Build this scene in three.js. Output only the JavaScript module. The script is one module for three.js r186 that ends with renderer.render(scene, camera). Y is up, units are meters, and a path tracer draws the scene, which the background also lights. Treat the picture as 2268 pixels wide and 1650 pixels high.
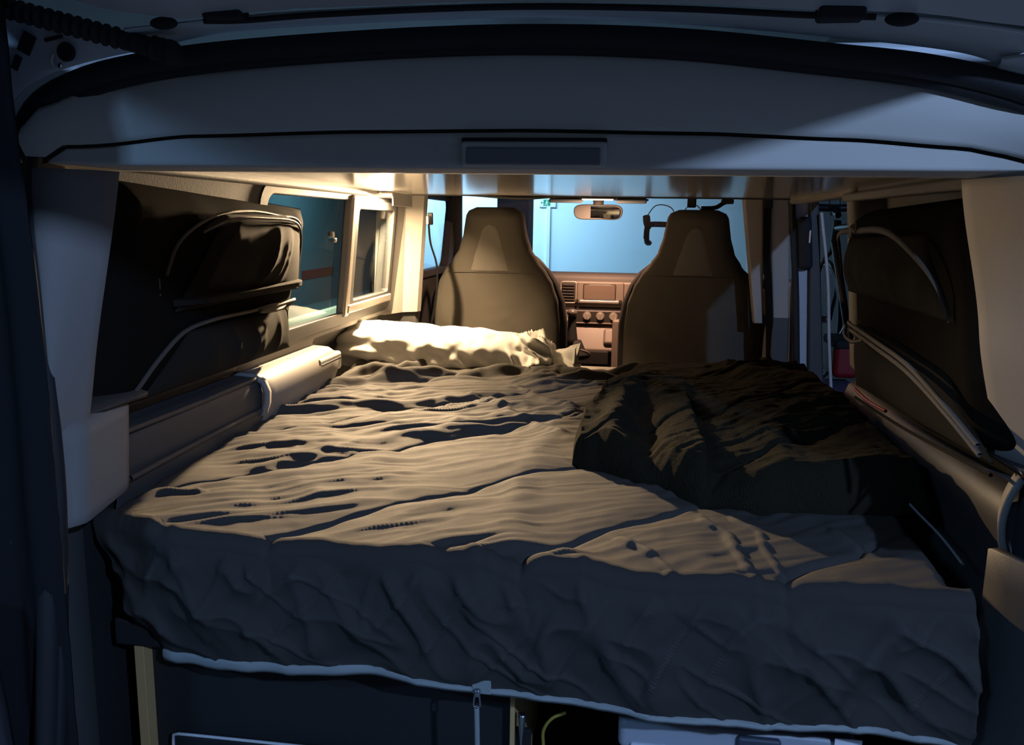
import * as THREE from 'three';
import { RoundedBoxGeometry } from 'three/addons/geometries/RoundedBoxGeometry.js';
import { mergeGeometries } from 'three/addons/utils/BufferGeometryUtils.js';
import { ImprovedNoise } from 'three/addons/math/ImprovedNoise.js';
import { RectAreaLightUniformsLib } from 'three/addons/lights/RectAreaLightUniformsLib.js';

// ---------------------------------------------------------------- camera, light, exposure
// x to the right across the van, y up from the garage floor, -z towards the windscreen; z = 0 is about the rear end of the bed
RectAreaLightUniformsLib.init();
const scene = new THREE.Scene();
scene.background = new THREE.Color(0x000000);
const camera = new THREE.PerspectiveCamera(47.83, 2268 / 1650, 0.02, 100);
camera.position.set(0.16, 1.65, 1.39);
camera.rotation.set(THREE.MathUtils.degToRad(-10.2), THREE.MathUtils.degToRad(7.9), THREE.MathUtils.degToRad(0.9), 'YXZ');
const renderer = new THREE.WebGLRenderer();
renderer.toneMapping = THREE.LinearToneMapping;
renderer.toneMappingExposure = 1.0;
renderer.shadowMap.enabled = true;
const WARM = [1.0, 0.70, 0.40], COOL = [0.36, 0.56, 1.0], WALLCOOL = [0.35, 0.69, 1.0];
const READ_NITS = 4200, READ_BEAM = 23, CAB_NITS = 1000, FRONT_NITS = 145, REAR_NITS = 6000, SIDE_NITS = 110;
function areaLight(rgb, nits, w, h, pos, target) {
  const l = new THREE.RectAreaLight(new THREE.Color().setRGB(...rgb), nits, w, h);
  l.position.set(...pos); l.lookAt(...target); scene.add(l); return l;
}

// ---------------------------------------------------------------- helpers
const V = (x, y, z) => new THREE.Vector3(x, y, z);
const IN = new ImprovedNoise();
const ns = (x, y, z = 0) => IN.noise(x + 17.3, y + 5.1, z + 3.7);
const clamp = (x, a = 0, b = 1) => Math.min(b, Math.max(a, x));
const sstep = (a, b, x) => { const t = clamp((x - a) / (b - a)); return t * t * (3 - 2 * t); };
const lerp = (a, b, t) => a + (b - a) * t;
let seed = 7; const rnd = () => { seed = (seed * 16807) % 2147483647; return seed / 2147483647; };
function pl(points, x) {                                      // piecewise smooth y(x)
  if (x <= points[0][0]) return points[0][1];
  for (let i = 1; i < points.length; i++) if (x <= points[i][0]) { const a = points[i - 1], b = points[i]; const t = (x - a[0]) / (b[0] - a[0]); return lerp(a[1], b[1], t * t * (3 - 2 * t) * 0.5 + t * 0.5); }
  return points[points.length - 1][1];
}
function noiseTex(n, fn, repX, repY, srgb) {
  const d = new Uint8Array(n * n * 4);
  for (let j = 0; j < n; j++) for (let i = 0; i < n; i++) { const v = fn(i / n, j / n, i, j), k = (j * n + i) * 4; const c = Array.isArray(v) ? v : [v, v, v]; for (let q = 0; q < 3; q++) d[k + q] = clamp(c[q]) * 255; d[k + 3] = 255; }
  const t = new THREE.DataTexture(d, n, n); t.wrapS = t.wrapT = THREE.RepeatWrapping; t.magFilter = THREE.LinearFilter; t.minFilter = THREE.LinearMipmapLinearFilter; t.generateMipmaps = true; t.repeat.set(repX, repY);
  if (srgb) t.colorSpace = THREE.SRGBColorSpace; t.needsUpdate = true; return t;
}
const weave = noiseTex(256, (u, v, i, j) => 0.5 + 0.25 * Math.sin(u * Math.PI * 128) * Math.sin(v * Math.PI * 128) + 0.25 * (rnd() - 0.5), 10, 10);
const grain = noiseTex(256, (u, v) => 0.5 + 0.3 * ns(u * 60, v * 60) + 0.25 * (rnd() - 0.5), 6, 6);
const fuzz = noiseTex(256, (u, v) => 0.5 + 0.45 * ns(Math.cos(u * 6.283) * 6, Math.sin(u * 6.283) * 6, Math.cos(v * 6.283) * 5 + 9 * Math.sin(v * 6.283)) + 0.3 * (rnd() - 0.5), 3, 3);
const mat = (rgb, rough = 0.7, o = {}) => new THREE.MeshPhysicalMaterial({ color: new THREE.Color().setRGB(...rgb), roughness: rough, side: THREE.DoubleSide, ...o });
const fabric = (rgb, rough = 0.95, o = {}) => mat(rgb, rough, { bumpMap: weave, bumpScale: 0.0006, ...o });
const plastic = (rgb, rough = 0.5, o = {}) => mat(rgb, rough, { bumpMap: grain, bumpScale: 0.0002, ...o });
const M = {
  trim: plastic([0.24, 0.228, 0.214], 0.6), trimDark: plastic([0.06, 0.058, 0.056], 0.55), header: plastic([0.60, 0.58, 0.53], 0.75),
  ceil: mat([0.48, 0.45, 0.41], 0.13, { specularIntensity: 1 }), black: plastic([0.012, 0.012, 0.013], 0.75), curtain: fabric([0.014, 0.014, 0.016], 0.95, { specularIntensity: 0.3 }), rubber: plastic([0.014, 0.014, 0.016], 0.7),
  white: mat([0.72, 0.73, 0.75], 0.3, { clearcoat: 0.5 }), paint: mat([0.58, 0.60, 0.61], 0.4), jamb: mat([0.55, 0.54, 0.58], 0.4),
  bag: fabric([0.012, 0.011, 0.009], 0.9, { specularIntensity: 0.04 }), bagPocket: fabric([0.030, 0.027, 0.022], 0.85, { specularIntensity: 0.12 }), pillar: plastic([0.36, 0.335, 0.30], 0.6), piping: fabric([0.10, 0.092, 0.08], 0.6), bagIn: fabric([0.008, 0.008, 0.008]),
  seat: fabric([0.085, 0.075, 0.060], 0.95), seatInset: fabric([0.15, 0.137, 0.118], 0.95), seatSide: fabric([0.022, 0.02, 0.018], 0.95),
  quilt: fabric([0.062, 0.058, 0.053], 0.72, { specularIntensity: 0.4 }),
  zip: fabric([0.36, 0.40, 0.40], 0.8), metal: mat([0.45, 0.47, 0.5], 0.3, { metalness: 1 }), chrome: mat([0.75, 0.75, 0.75], 0.12, { metalness: 1 }),
  sheet: fabric([0.62, 0.57, 0.50]), pillow: fabric([0.60, 0.59, 0.55], 0.9), blanket: mat([0.018, 0.016, 0.0095], 1, { bumpMap: fuzz, bumpScale: 0.003, sheen: 0.4, sheenRoughness: 0.6, specularIntensity: 0.2, sheenColor: new THREE.Color(0.02, 0.017, 0.011) }),
  dash: plastic([0.20, 0.165, 0.145], 0.4), dashDark: plastic([0.035, 0.03, 0.028], 0.4), dashTop: plastic([0.10, 0.09, 0.09], 0.7), screen: mat([0.16, 0.12, 0.10], 0.12), silver: mat([0.6, 0.55, 0.5], 0.3, { metalness: 0.6 }),
  glass: mat([0.93, 0.97, 0.98], 0.02, { transmission: 1, thickness: 0 }), tint: mat([0.42, 0.56, 0.58], 0.03, { transmission: 1, thickness: 0, specularIntensity: 0.5 }),
  wood: mat([0.50, 0.33, 0.14], 0.6), bike: mat([0.012, 0.012, 0.014], 0.4), red: mat([0.30, 0.012, 0.015], 0.5), boxwhite: plastic([0.62, 0.66, 0.72], 0.4),
  gwall: mat([0.80, 0.80, 0.80], 0.9), gdark: mat([0.22, 0.22, 0.25], 0.9), gright: mat([0.055, 0.05, 0.06], 0.9), gback: mat([0.80, 0.82, 0.80], 0.9), gfloor: mat([0.24, 0.245, 0.24], 0.6), gred: mat([0.45, 0.03, 0.03], 0.8), column: mat([0.10, 0.12, 0.15], 0.9),
  visor: mat([0.24, 0.30, 0.33], 0.7), yellow: mat([0.30, 0.23, 0.03], 0.6), belt: fabric([0.008, 0.008, 0.009], 0.8, { specularIntensity: 0.1 }), lens: mat([0.03, 0.03, 0.035], 0.2), mirror: mat([0.9, 0.88, 0.86], 0.03, { metalness: 1 }),
};
const used = {};
function numbered(name) { const n = used[name] = (used[name] ?? -1) + 1; return n ? `${name}_${String(n).padStart(3, '0')}` : name; }
function put(name, geo, m, parent) {
  const o = new THREE.Mesh(Array.isArray(geo) ? merge(geo) : geo, m); o.name = parent ? name : numbered(name); o.castShadow = o.receiveShadow = true; (parent || scene).add(o); return o;
}
function tag(o, label, category, group) { o.userData.label = label; o.userData.category = category; if (group) o.userData.group = group; return o; }
function thing(name, label, category, pos = [0, 0, 0], group) { const o = new THREE.Group(); o.name = numbered(name); o.position.set(...pos); scene.add(o); return tag(o, label, category, group); }
function setting(name, label) { const o = new THREE.Group(); o.name = name; o.userData.kind = 'structure'; if (label) o.userData.label = label; scene.add(o); return o; }
function merge(gs) { return mergeGeometries(gs.map(g => { const h = g.index ? g.toNonIndexed() : g; for (const k of Object.keys(h.attributes)) if (!['position', 'normal', 'uv'].includes(k)) h.deleteAttribute(k); return h; })); }
const box = (w, h, d, x, y, z, r = 0.004, rot) => { const g = new RoundedBoxGeometry(w, h, d, 3, Math.min(r, w * 0.49, h * 0.49, d * 0.49)); if (rot) g.rotateX(rot[0]).rotateY(rot[1]).rotateZ(rot[2]); return g.translate(x, y, z); };
const cyl = (r0, r1, h, x, y, z, rot, n = 24) => { const g = new THREE.CylinderGeometry(r0, r1, h, n); if (rot) g.rotateX(rot[0]).rotateY(rot[1]).rotateZ(rot[2]); return g.translate(x, y, z); };
const tube = (pts, r, closed = false, seg = 0, rs = 8, tension = 0.5) => new THREE.TubeGeometry(new THREE.CatmullRomCurve3(pts.map(p => V(...p)), closed, 'centripetal', tension), seg || pts.length * 8, r, rs, closed);
function extrude(pts, depth, bevel = 0.003) {                 // outline in xy, extruded along +z
  const s = new THREE.Shape(pts.map(p => new THREE.Vector2(p[0], p[1])));
  return new THREE.ExtrudeGeometry(s, { depth, bevelEnabled: bevel > 0, bevelSize: bevel, bevelThickness: bevel, bevelSegments: 2, steps: 1 });
}
function smooth(pts, n = 8, closed = true) { return new THREE.CatmullRomCurve3(pts.map(p => V(p[0], p[1], 0)), closed, 'centripetal').getPoints(pts.length * n).slice(0, closed ? -1 : undefined).map(p => [p.x, p.y]); }
const inX = (g, x = 0) => g.rotateY(Math.PI / 2).translate(x, 0, 0);   // outline (-z, y) becomes a slab whose thickness runs along x
function build(nu, nv, pos, idx, uvs) {
  const g = new THREE.BufferGeometry(); g.setAttribute('position', new THREE.Float32BufferAttribute(pos, 3)); g.setAttribute('uv', new THREE.Float32BufferAttribute(uvs, 2)); g.setIndex(idx); g.computeVertexNormals(); return g;
}
function sheet(nu, nv, fn, thick = 0, uvM) {                  // surface fn(u, v) -> [x, y, z], given thickness along its normals
  const pos = [], uv = [], idx = [], W = nu + 1;
  for (let j = 0; j <= nv; j++) for (let i = 0; i <= nu; i++) { pos.push(...fn(i / nu, j / nv)); uv.push(uvM ? uvM[0] * i / nu : i / nu, uvM ? uvM[1] * j / nv : j / nv); }
  for (let j = 0; j < nv; j++) for (let i = 0; i < nu; i++) { const a = j * W + i; idx.push(a, a + 1, a + W + 1, a, a + W + 1, a + W); }
  const g = build(nu, nv, pos, idx, uv); if (!thick) return g;
  const N = g.attributes.normal.array, n = pos.length / 3, p2 = pos.slice(), uv2 = uv.concat(uv), id2 = idx.slice();
  for (let k = 0; k < n; k++) p2.push(pos[3 * k] - N[3 * k] * thick, pos[3 * k + 1] - N[3 * k + 1] * thick, pos[3 * k + 2] - N[3 * k + 2] * thick);
  for (let k = 0; k < idx.length; k += 3) id2.push(idx[k] + n, idx[k + 2] + n, idx[k + 1] + n);
  const rim = (a, b) => id2.push(a, a + n, b, b, a + n, b + n);
  for (let i = 0; i < nu; i++) { rim(i, i + 1); rim(nv * W + i + 1, nv * W + i); }
  for (let j = 0; j < nv; j++) { rim((j + 1) * W, j * W); rim(j * W + nu, (j + 1) * W + nu); }
  return build(nu, nv, p2, id2, uv2);
}
function loft(rings, cap = true) {                            // closed rings of equal length, capped
  const pos = [], uv = [], idx = [], n = rings[0].length, m = rings.length;
  rings.forEach((r, j) => r.forEach((p, i) => { pos.push(...p); uv.push(i / n, j / m); }));
  for (let j = 0; j < m - 1; j++) for (let i = 0; i < n; i++) { const a = j * n + i, b = j * n + (i + 1) % n; idx.push(a, b, b + n, a, b + n, a + n); }
  if (cap) for (const j of [0, m - 1]) { const c = [0, 0, 0]; rings[j].forEach(p => p.forEach((q, k) => c[k] += q / n)); const k = pos.length / 3; pos.push(...c); uv.push(0.5, 0.5); for (let i = 0; i < n; i++) { const a = j * n + i, b = j * n + (i + 1) % n; j ? idx.push(a, b, k) : idx.push(b, a, k); } }
  return build(0, 0, pos, idx, uv);
}
const sgp = (a, p) => Math.sign(a) * Math.pow(Math.abs(a), p);

// ---------------------------------------------------------------- the garage round the van (setting)
{
  const fl = setting('garage_floor', 'dark grey garage floor under the van'); put('floor_slab', box(16, 0.2, 34, -1, -0.1, -9, 0.01), M.gfloor, fl);
  const ce = setting('garage_ceiling', 'garage ceiling above the van'); put('ceiling_slab', box(16, 0.2, 34, -1, 3.2, -9, 0.01), M.gdark, ce);
  const wf = setting('garage_wall_front', 'pale garage wall seen through the windscreen');
  put('wall_block', box(8.6, 3.3, 3, 1.55, 1.6, -10.5, 0.02), M.gwall, wf);
  put('wall_ledge', [box(0.05, 3.3, 0.04, -0.86, 1.6, -8.99, 0.008)], M.gwall, wf);
  const wl = setting('garage_wall_left', 'garage side wall with a red band'); put('wall_slab', box(0.3, 3.3, 34, -6.15, 1.6, -9, 0.02), M.gdark, wl);
  put('red_band', box(0.012, 0.17, 1.7, -5.995, 0.58, -14.7, 0.004), M.gred, wl);
  const wr = setting('garage_wall_right', 'dark garage wall beside the sliding door'); put('wall_slab', box(0.3, 3.3, 9, 2.8, 1.6, 3.5, 0.02), M.gdark, wr); put('wall_block', box(1.28, 3.3, 8.0, 2.27, 1.6, -5.0, 0.02), M.gright, wr);
  const wb = setting('garage_wall_back'); put('wall_slab', box(16, 3.3, 0.3, -1, 1.6, 6.6, 0.02), M.gback, wb);
  const wfar = setting('garage_wall_far'); put('wall_slab', box(16, 3.3, 0.3, -1, 1.6, -25.9, 0.02), M.gdark, wfar);
  const co = setting('garage_column', 'dark concrete column in front of the windscreen'); put('column_shaft', box(0.27, 3.3, 0.4, -0.855, 1.6, -6.0, 0.02), M.column, co);
}
function fixture(name, label, pos, len, target, rgb, nits, along = 'x', w = 0.16) {
  const t = thing(name, label, 'ceiling light', pos, 'garage ceiling lights');
  const gl = new THREE.MeshStandardMaterial({ color: 0xffffff, emissive: new THREE.Color().setRGB(...rgb), emissiveIntensity: 2 });
  put('housing', along === 'x' ? box(len + 0.1, 0.06, 0.2, 0, 0.06, 0) : box(0.2, 0.06, len + 0.1, 0, 0.06, 0), M.gwall, t);
  for (const d of [-0.4, 0.4]) put('hanging_rod', along === 'x' ? cyl(0.006, 0.006, 3.1 - pos[1] - 0.08, d * len, (3.1 - pos[1] + 0.09) / 2, 0, null, 8) : cyl(0.006, 0.006, 3.1 - pos[1] - 0.08, 0, (3.1 - pos[1] + 0.09) / 2, d * len, null, 8), M.gwall, t);
  put('tube', along === 'x' ? cyl(0.02, 0.02, len, 0, 0.005, 0, [0, 0, Math.PI / 2]) : cyl(0.02, 0.02, len, 0, 0.005, 0, [Math.PI / 2, 0, 0]), gl, t);
  areaLight(rgb, nits, len, w, [pos[0], pos[1] - 0.025, pos[2]], target);
}
fixture('tube_light', 'fluorescent tube light over the pale front wall', [-1.6, 2.74, -7.7], 1.5, [-1.4, 0.6, -8.7], WALLCOOL, FRONT_NITS);
fixture('tube_light', 'fluorescent tube light close to the pale wall, left of the dark column', [-2.5, 2.74, -8.55], 0.8, [-2.3, 0.8, -9.0], WALLCOOL, FRONT_NITS);
fixture('tube_light', 'added unseen tube light far down the garage beyond the sliding window', [-4.6, 3.0, -13], 1.5, [-5.2, 0, -14], [0.5, 0.85, 0.9], 170);  // lamp added to brighten the garage walls outside the side window
fixture('garage_lamp', 'small bright lamp hanging behind the van', [1.75, 2.825, 2.7], 0.06, [1.0, 0.6, 0.8], COOL, REAR_NITS, 'x', 0.06);

fixture('tube_light', 'fluorescent tube light behind the van on the steering wheel side', [-1.5, 2.93, 2.9], 0.4, [-0.5, 1.0, 0.3], [0.25, 0.52, 1.0], SIDE_NITS, 'z');

// exit sign on the front wall
{
  const c = document.createElement('canvas'); c.width = 256; c.height = 128; const x = c.getContext('2d');
  x.fillStyle = '#e8f4f0'; x.fillRect(0, 0, 256, 128); x.fillStyle = '#0b7a52'; x.fillRect(62, 12, 116, 104); x.fillStyle = '#e8f4f0';
  x.beginPath(); x.arc(118, 34, 9, 0, 7); x.fill(); x.lineWidth = 9; x.strokeStyle = '#e8f4f0'; x.beginPath(); x.moveTo(116, 46); x.lineTo(112, 74); x.lineTo(130, 90); x.lineTo(126, 108); x.moveTo(112, 74); x.lineTo(98, 90); x.lineTo(82, 92); x.moveTo(116, 50); x.lineTo(138, 62); x.moveTo(116, 50); x.lineTo(96, 64); x.stroke();
  x.fillStyle = '#0b7a52'; x.beginPath(); x.moveTo(14, 64); x.lineTo(40, 40); x.lineTo(40, 56); x.lineTo(56, 56); x.lineTo(56, 72); x.lineTo(40, 72); x.lineTo(40, 88); x.fill();
  const tx = new THREE.CanvasTexture(c); tx.colorSpace = THREE.SRGBColorSpace;
  const t = thing('exit_sign', 'small green and white exit sign with a running figure on the pale wall', 'exit sign', [-0.876, 1.878, -8.985]);
  put('housing', box(0.205, 0.105, 0.03, 0, 0, 0, 0.004), M.gwall, t);
  put('sign_face', new THREE.PlaneGeometry(0.19, 0.092).translate(0, 0, 0.0165), new THREE.MeshStandardMaterial({ map: tx, roughness: 0.5 }), t);
}

// bicycles hung on the garage walls
function bicycle(label, pos, ry, rz = 0) {
  const t = thing('bicycle', label, 'bicycle', pos); t.rotation.set(0, ry, rz); t.rotation.order = 'YXZ';
  const wheel = (x) => { const w = put('wheel', [new THREE.TorusGeometry(0.335, 0.013, 8, 48).translate(x, 0.34, 0)], M.bike, t); put('rim', [new THREE.TorusGeometry(0.312, 0.008, 6, 48).translate(x, 0.34, 0)], M.bike, w); const sp = []; for (let k = 0; k < 16; k++) { const a = k * Math.PI / 8; sp.push(cyl(0.0008, 0.0008, 0.31, 0, 0.155, 0, null, 5).rotateZ(a).translate(x, 0.34, 0)); } put('spokes', sp, M.bike, w); put('hub', cyl(0.02, 0.02, 0.09, x, 0.34, 0, [Math.PI / 2, 0, 0]), M.metal, w); };
  wheel(-0.5); wheel(0.5);
  put('frame', [tube([[0.36, 0.86, 0], [-0.14, 0.88, 0]], 0.018), tube([[0.37, 0.78, 0], [0.0, 0.29, 0]], 0.021), tube([[0.0, 0.29, 0], [-0.16, 0.93, 0]], 0.017), tube([[0, 0.29, 0.03], [-0.5, 0.34, 0.05]], 0.009), tube([[0, 0.29, -0.03], [-0.5, 0.34, -0.05]], 0.009), tube([[-0.14, 0.86, 0.02], [-0.5, 0.34, 0.05]], 0.008), tube([[-0.14, 0.86, -0.02], [-0.5, 0.34, -0.05]], 0.008), tube([[0.35, 0.9, 0], [0.385, 0.74, 0]], 0.022)], M.bike, t);
  put('fork', [tube([[0.385, 0.74, 0.0], [0.41, 0.66, 0.05], [0.5, 0.34, 0.05]], 0.011), tube([[0.385, 0.74, 0.0], [0.41, 0.66, -0.05], [0.5, 0.34, -0.05]], 0.011)], M.bike, t);
  put('stem', tube([[0.345, 0.93, 0], [0.45, 0.97, 0]], 0.018), M.bike, t);
  for (const s of [1, -1]) { const h = put('handlebar', tube([[0.45, 0.97, 0], [0.45, 0.975, 0.17 * s], [0.475, 0.972, 0.205 * s], [0.55, 0.955, 0.21 * s], [0.575, 0.90, 0.21 * s], [0.53, 0.845, 0.215 * s], [0.45, 0.835, 0.215 * s]], 0.021, false, 50), M.bike, t); put('brake_hood', [tube([[0.53, 0.96, 0.21 * s], [0.585, 0.985, 0.21 * s], [0.61, 1.03, 0.21 * s]], 0.028), tube([[0.60, 0.99, 0.21 * s], [0.615, 0.93, 0.215 * s], [0.60, 0.87, 0.22 * s]], 0.008)], M.bike, h); put('brake_cable', tube([[0.6, 1.03, 0.21 * s], [0.57, 1.11, 0.15 * s], [0.47, 1.09, 0.05 * s], [0.40, 0.93, 0.02 * s]], 0.004, false, 30), M.bike, h); }
  put('seat_post', tube([[-0.15, 0.9, 0], [-0.185, 1.03, 0]], 0.014), M.metal, t);
  put('saddle', loft([-0.33, -0.31, -0.25, -0.18, -0.1, -0.04, -0.03].map((x, i) => { const w = [0.03, 0.06, 0.07, 0.05, 0.025, 0.018, 0.01][i], h = [0.012, 0.022, 0.025, 0.022, 0.018, 0.016, 0.008][i]; return [...Array(12)].map((_, k) => [x, 1.045 + h * Math.sin(k * Math.PI / 6), w * Math.cos(k * Math.PI / 6)]); })), M.bike, t);
  put('chain_ring', cyl(0.09, 0.09, 0.006, 0, 0.29, 0.045, [Math.PI / 2, 0, 0]), M.metal, t); put('crank', tube([[0, 0.29, 0.06], [0.12, 0.2, 0.06]], 0.01), M.metal, t); put('crank', tube([[0, 0.29, -0.06], [-0.12, 0.38, -0.06]], 0.01), M.metal, t);
  put('rear_light', box(0.03, 0.045, 0.03, -0.21, 0.93, 0, 0.008), M.red, t);
  return t;
}
bicycle('black drop bar bicycle showing its handlebar beside the headrest through the windscreen', [0.60, 0.67, -5.5], -1.8);
bicycle('black bicycle beside the open sliding door with a red bag below', [1.3, 0.78, -3.15], Math.PI / 2 + 0.08);
{
  const h = thing('bicycle_hook', 'black wall arm holding the bicycle by the sliding door', 'hook', [1.55, 1.60, -3.1]);
  put('arm', tube([[0.06, 0, 0], [-0.1, 0, 0], [-0.28, 0.0, 0], [-0.30, 0.02, 0]], 0.014), M.bike, h); put('wall_plate', box(0.02, 0.16, 0.1, 0.065, 0, 0), M.bike, h);
  const t = thing('bicycle_stand', 'black work stand carrying the bicycle in front of the windscreen', 'stand', [0.70, 0, -5.36]);
  put('pole', tube([[0, 0.12, 0], [0, 1.2, 0], [-0.03, 1.46, -0.02], [-0.10, 1.525, -0.06]], 0.02), M.bike, t);
  for (let k = 0; k < 3; k++) put('leg', tube([[0, 0.16, 0], [0.2 * Math.cos(k * 2.1), 0.06, 0.2 * Math.sin(k * 2.1)], [0.42 * Math.cos(k * 2.1), 0.015, 0.42 * Math.sin(k * 2.1)]], 0.014), M.bike, t);
}
{
  const t = thing('pannier_bag', 'dark red bag hanging low on the bicycle by the sliding door', 'bag', [1.18, 1.03, -2.80]);
  put('bag_body', box(0.12, 0.17, 0.26, 0, 0, 0, 0.03), M.red, t); put('bag_flap', box(0.125, 0.05, 0.27, 0, 0.075, 0, 0.02), M.black, t);
  const b = thing('storage_crate', 'blue grey crate low outside the sliding door', 'crate', [1.11, 0, -2.55]);
  put('crate_body', extrude([[-0.08, 0], [0.08, 0], [0.10, 0.9], [-0.10, 0.9]], 0.5, 0.01).translate(0, 0.005, -0.25), mat([0.16, 0.17, 0.24], 0.6), b); put('crate_rim', box(0.22, 0.04, 0.54, 0, 0.9, 0, 0.012), mat([0.10, 0.11, 0.2], 0.6), b);
}

// ---------------------------------------------------------------- the van: shell (setting)
const tumble = (g, s) => { const p = g.attributes.position; for (let i = 0; i < p.count; i++) p.setX(i, p.getX(i) + s * -0.1 * (p.getY(i) - 1.3)); g.computeVertexNormals(); return g; };   // side walls lean in towards the roof
const rrect = (a0, b0, a1, b1, r, n = 6) => { const o = []; for (const [cx, cy, s] of [[a1 - r, b1 - r, 0], [a0 + r, b1 - r, 1], [a0 + r, b0 + r, 2], [a1 - r, b0 + r, 3]]) for (let k = 0; k <= n; k++) { const t = (s + k / n) * Math.PI / 2; o.push([cx + r * Math.cos(t), cy + r * Math.sin(t)]); } return o; };
function frameX(outer, inner, x, t) {                         // slab in a side wall with an opening, outline in (-z, y)
  const s = new THREE.Shape(outer.map(p => new THREE.Vector2(...p))); if (inner) s.holes.push(new THREE.Path(inner.map(p => new THREE.Vector2(...p))));
  return inX(new THREE.ExtrudeGeometry(s, { depth: t, bevelEnabled: true, bevelSize: 0.003, bevelThickness: 0.003, bevelSegments: 2 }), x);
}
const sweepZ = (prof, z0, z1, nz = 12, t = 0.008, warp) => sheet(nz, prof.length - 1, (u, v) => { const p = prof[Math.round(v * (prof.length - 1))]; const z = lerp(z0, z1, u); return warp ? warp(p[0], p[1], z) : [p[0], p[1], z]; }, t);
{
  const vf = setting('floor', 'van floor below the bed'); put('floor_panel', box(1.7, 0.05, 3.8, 0, 0.55, -1.65, 0.01), M.black, vf);
  // ceiling
  const ce = setting('ceiling', 'glossy grey van ceiling');
  put('ceiling_panel', box(1.50, 0.03, 1.92, 0, 1.7605, -0.85, 0.004), M.ceil, ce);
  put('front_ceiling', box(1.62, 0.03, 1.32, 0, 1.815, -2.45, 0.01), M.trim, ce);
  put('roof_shell', box(1.72, 0.03, 3.2, 0, 1.90, -1.55, 0.012), M.paint, ce);
  for (const k of [-1, 1]) put('roof_side', box(0.16, 0.10, 3.22, k * 0.835, 1.845, -1.55, 0.012), M.paint, ce);
  put('ceiling_seal', tube([[-0.72, 1.748, -1.815], [-0.45, 1.748, -1.82], [-0.36, 1.742, -1.825], [-0.24, 1.738, -1.825], [-0.12, 1.746, -1.82], [0.2, 1.748, -1.82], [0.72, 1.748, -1.815]], 0.007, false, 60), M.rubber, ce);
  for (const s of [-1, 1]) put('ceiling_rail', box(0.045, 0.03, 1.95, s * 0.742, 1.742, -0.86, 0.010), M.trim, ce);
  // left side
  const wl = setting('wall_left', 'van side wall with the sliding window');
  put('side_panel', tumble(frameX([[-0.12, 1.29], [1.95, 1.29], [1.95, 1.80], [-0.12, 1.80]], rrect(0.62, 1.322, 1.815, 1.722, 0.05), -0.84, 0.05), -1), M.trim, wl);
  put('outer_panel', box(0.02, 0.8, 2.25, -0.955, 0.92, -0.93, 0.006), M.paint, wl);
  put('outer_upper_panel', box(0.012, 0.5, 0.75, -0.89, 1.55, -0.22, 0.004), M.paint, wl);
  const arm = [[-0.77, 0.62], [-0.755, 1.0], [-0.745, 1.12], [-0.733, 1.17], [-0.722, 1.20], [-0.720, 1.225], [-0.728, 1.247], [-0.745, 1.258], [-0.77, 1.26], [-0.795, 1.262], [-0.802, 1.275], [-0.795, 1.296]];
  const armIn = arm.map(([x, y]) => [x - 0.014 * sstep(1.16, 1.2, y) * (1 - sstep(1.24, 1.26, y)), y]);
  put('armrest_front', sweepZ(arm, -1.04, -0.53, 10), M.trim, wl);
  put('armrest_rim', sweepZ(arm.slice(3, 10).map(([x, y]) => [x + 0.004, y + 0.003]), -0.535, -0.515, 2, 0.012), M.trim, wl);
  put('armrest_seam', sweepZ(arm.slice(3, 10).map(([x, y]) => [x + 0.0008, y + 0.0008]), -0.955, -0.951, 1, 0.004), M.black, wl);
  put('armrest_rear', sweepZ(armIn, -0.53, 0.06, 10), M.trimDark, wl);
  put('armrest_lip', [tube([[-0.735, 1.262, -0.52], [-0.735, 1.262, -0.2], [-0.728, 1.268, 0.05]], 0.006), tube([[-0.725, 1.185, -0.52], [-0.722, 1.185, -0.2], [-0.715, 1.185, 0.05]], 0.006)], M.trimDark, wl);
  put('lower_panel', sheet(10, 12, (u, v) => { const y = lerp(0.62, 1.31, v), z = lerp(-2.1, -1.04, u); return [-0.925 + 0.115 * sstep(0.80, 1, v), y, z]; }, 0.01), M.trim, wl);
  put('sill_line', tube([[-0.806, 1.297, -1.9], [-0.806, 1.297, -1.0]], 0.004), M.trimDark, wl);
  const pr = (y) => { const k = (1.74 - y) / 0.46; return [[-0.825 - 0.02 * k, -1.825], [-0.782 - 0.024 * k, -1.84], [-0.745 - 0.02 * k, -1.965], [-0.68 - 0.032 * k, -2.0], [-0.672 - 0.032 * k, -2.03], [-0.70 - 0.02 * k, -2.1], [-0.86, -2.1]]; };
  const ring = (y, k = 0) => pr(y).map(([x, z]) => [x - k, y, z - k]);
  put('pillar_cover', loft([ring(1.275), ring(1.283), ...[1.4, 1.5, 1.6, 1.7, 1.76].map(y => ring(y))]).toNonIndexed(), M.pillar, wl).geometry.computeVertexNormals();
  put('pillar_base', loft([0.62, 0.9, 1.1, 1.272].map(y => ring(Math.max(y, 1.2), 0.012).map(p => [p[0], y, p[2]]))), M.trimDark, wl);
  put('belt_guide', box(0.02, 0.05, 0.025, -0.66, 1.655, -2.02, 0.006), M.trim, wl);
  put('corner_trim', sheet(14, 10, (u, v) => { const y = lerp(1.17, 1.335, v), k = sstep(0, 0.25, u) * 1; return [lerp(-0.665, -0.712, u) - 0.03 * (1 - k) - 0.02 * sstep(0.9, 1, v), y, lerp(0.275, 0.055, u) - 0.1 * (y - 1.2)]; }, 0.008), M.trim, wl);
  put('lower_lining', box(0.05, 0.68, 0.36, -0.775, 0.83, 0.12, 0.01), M.black, wl);
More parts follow.
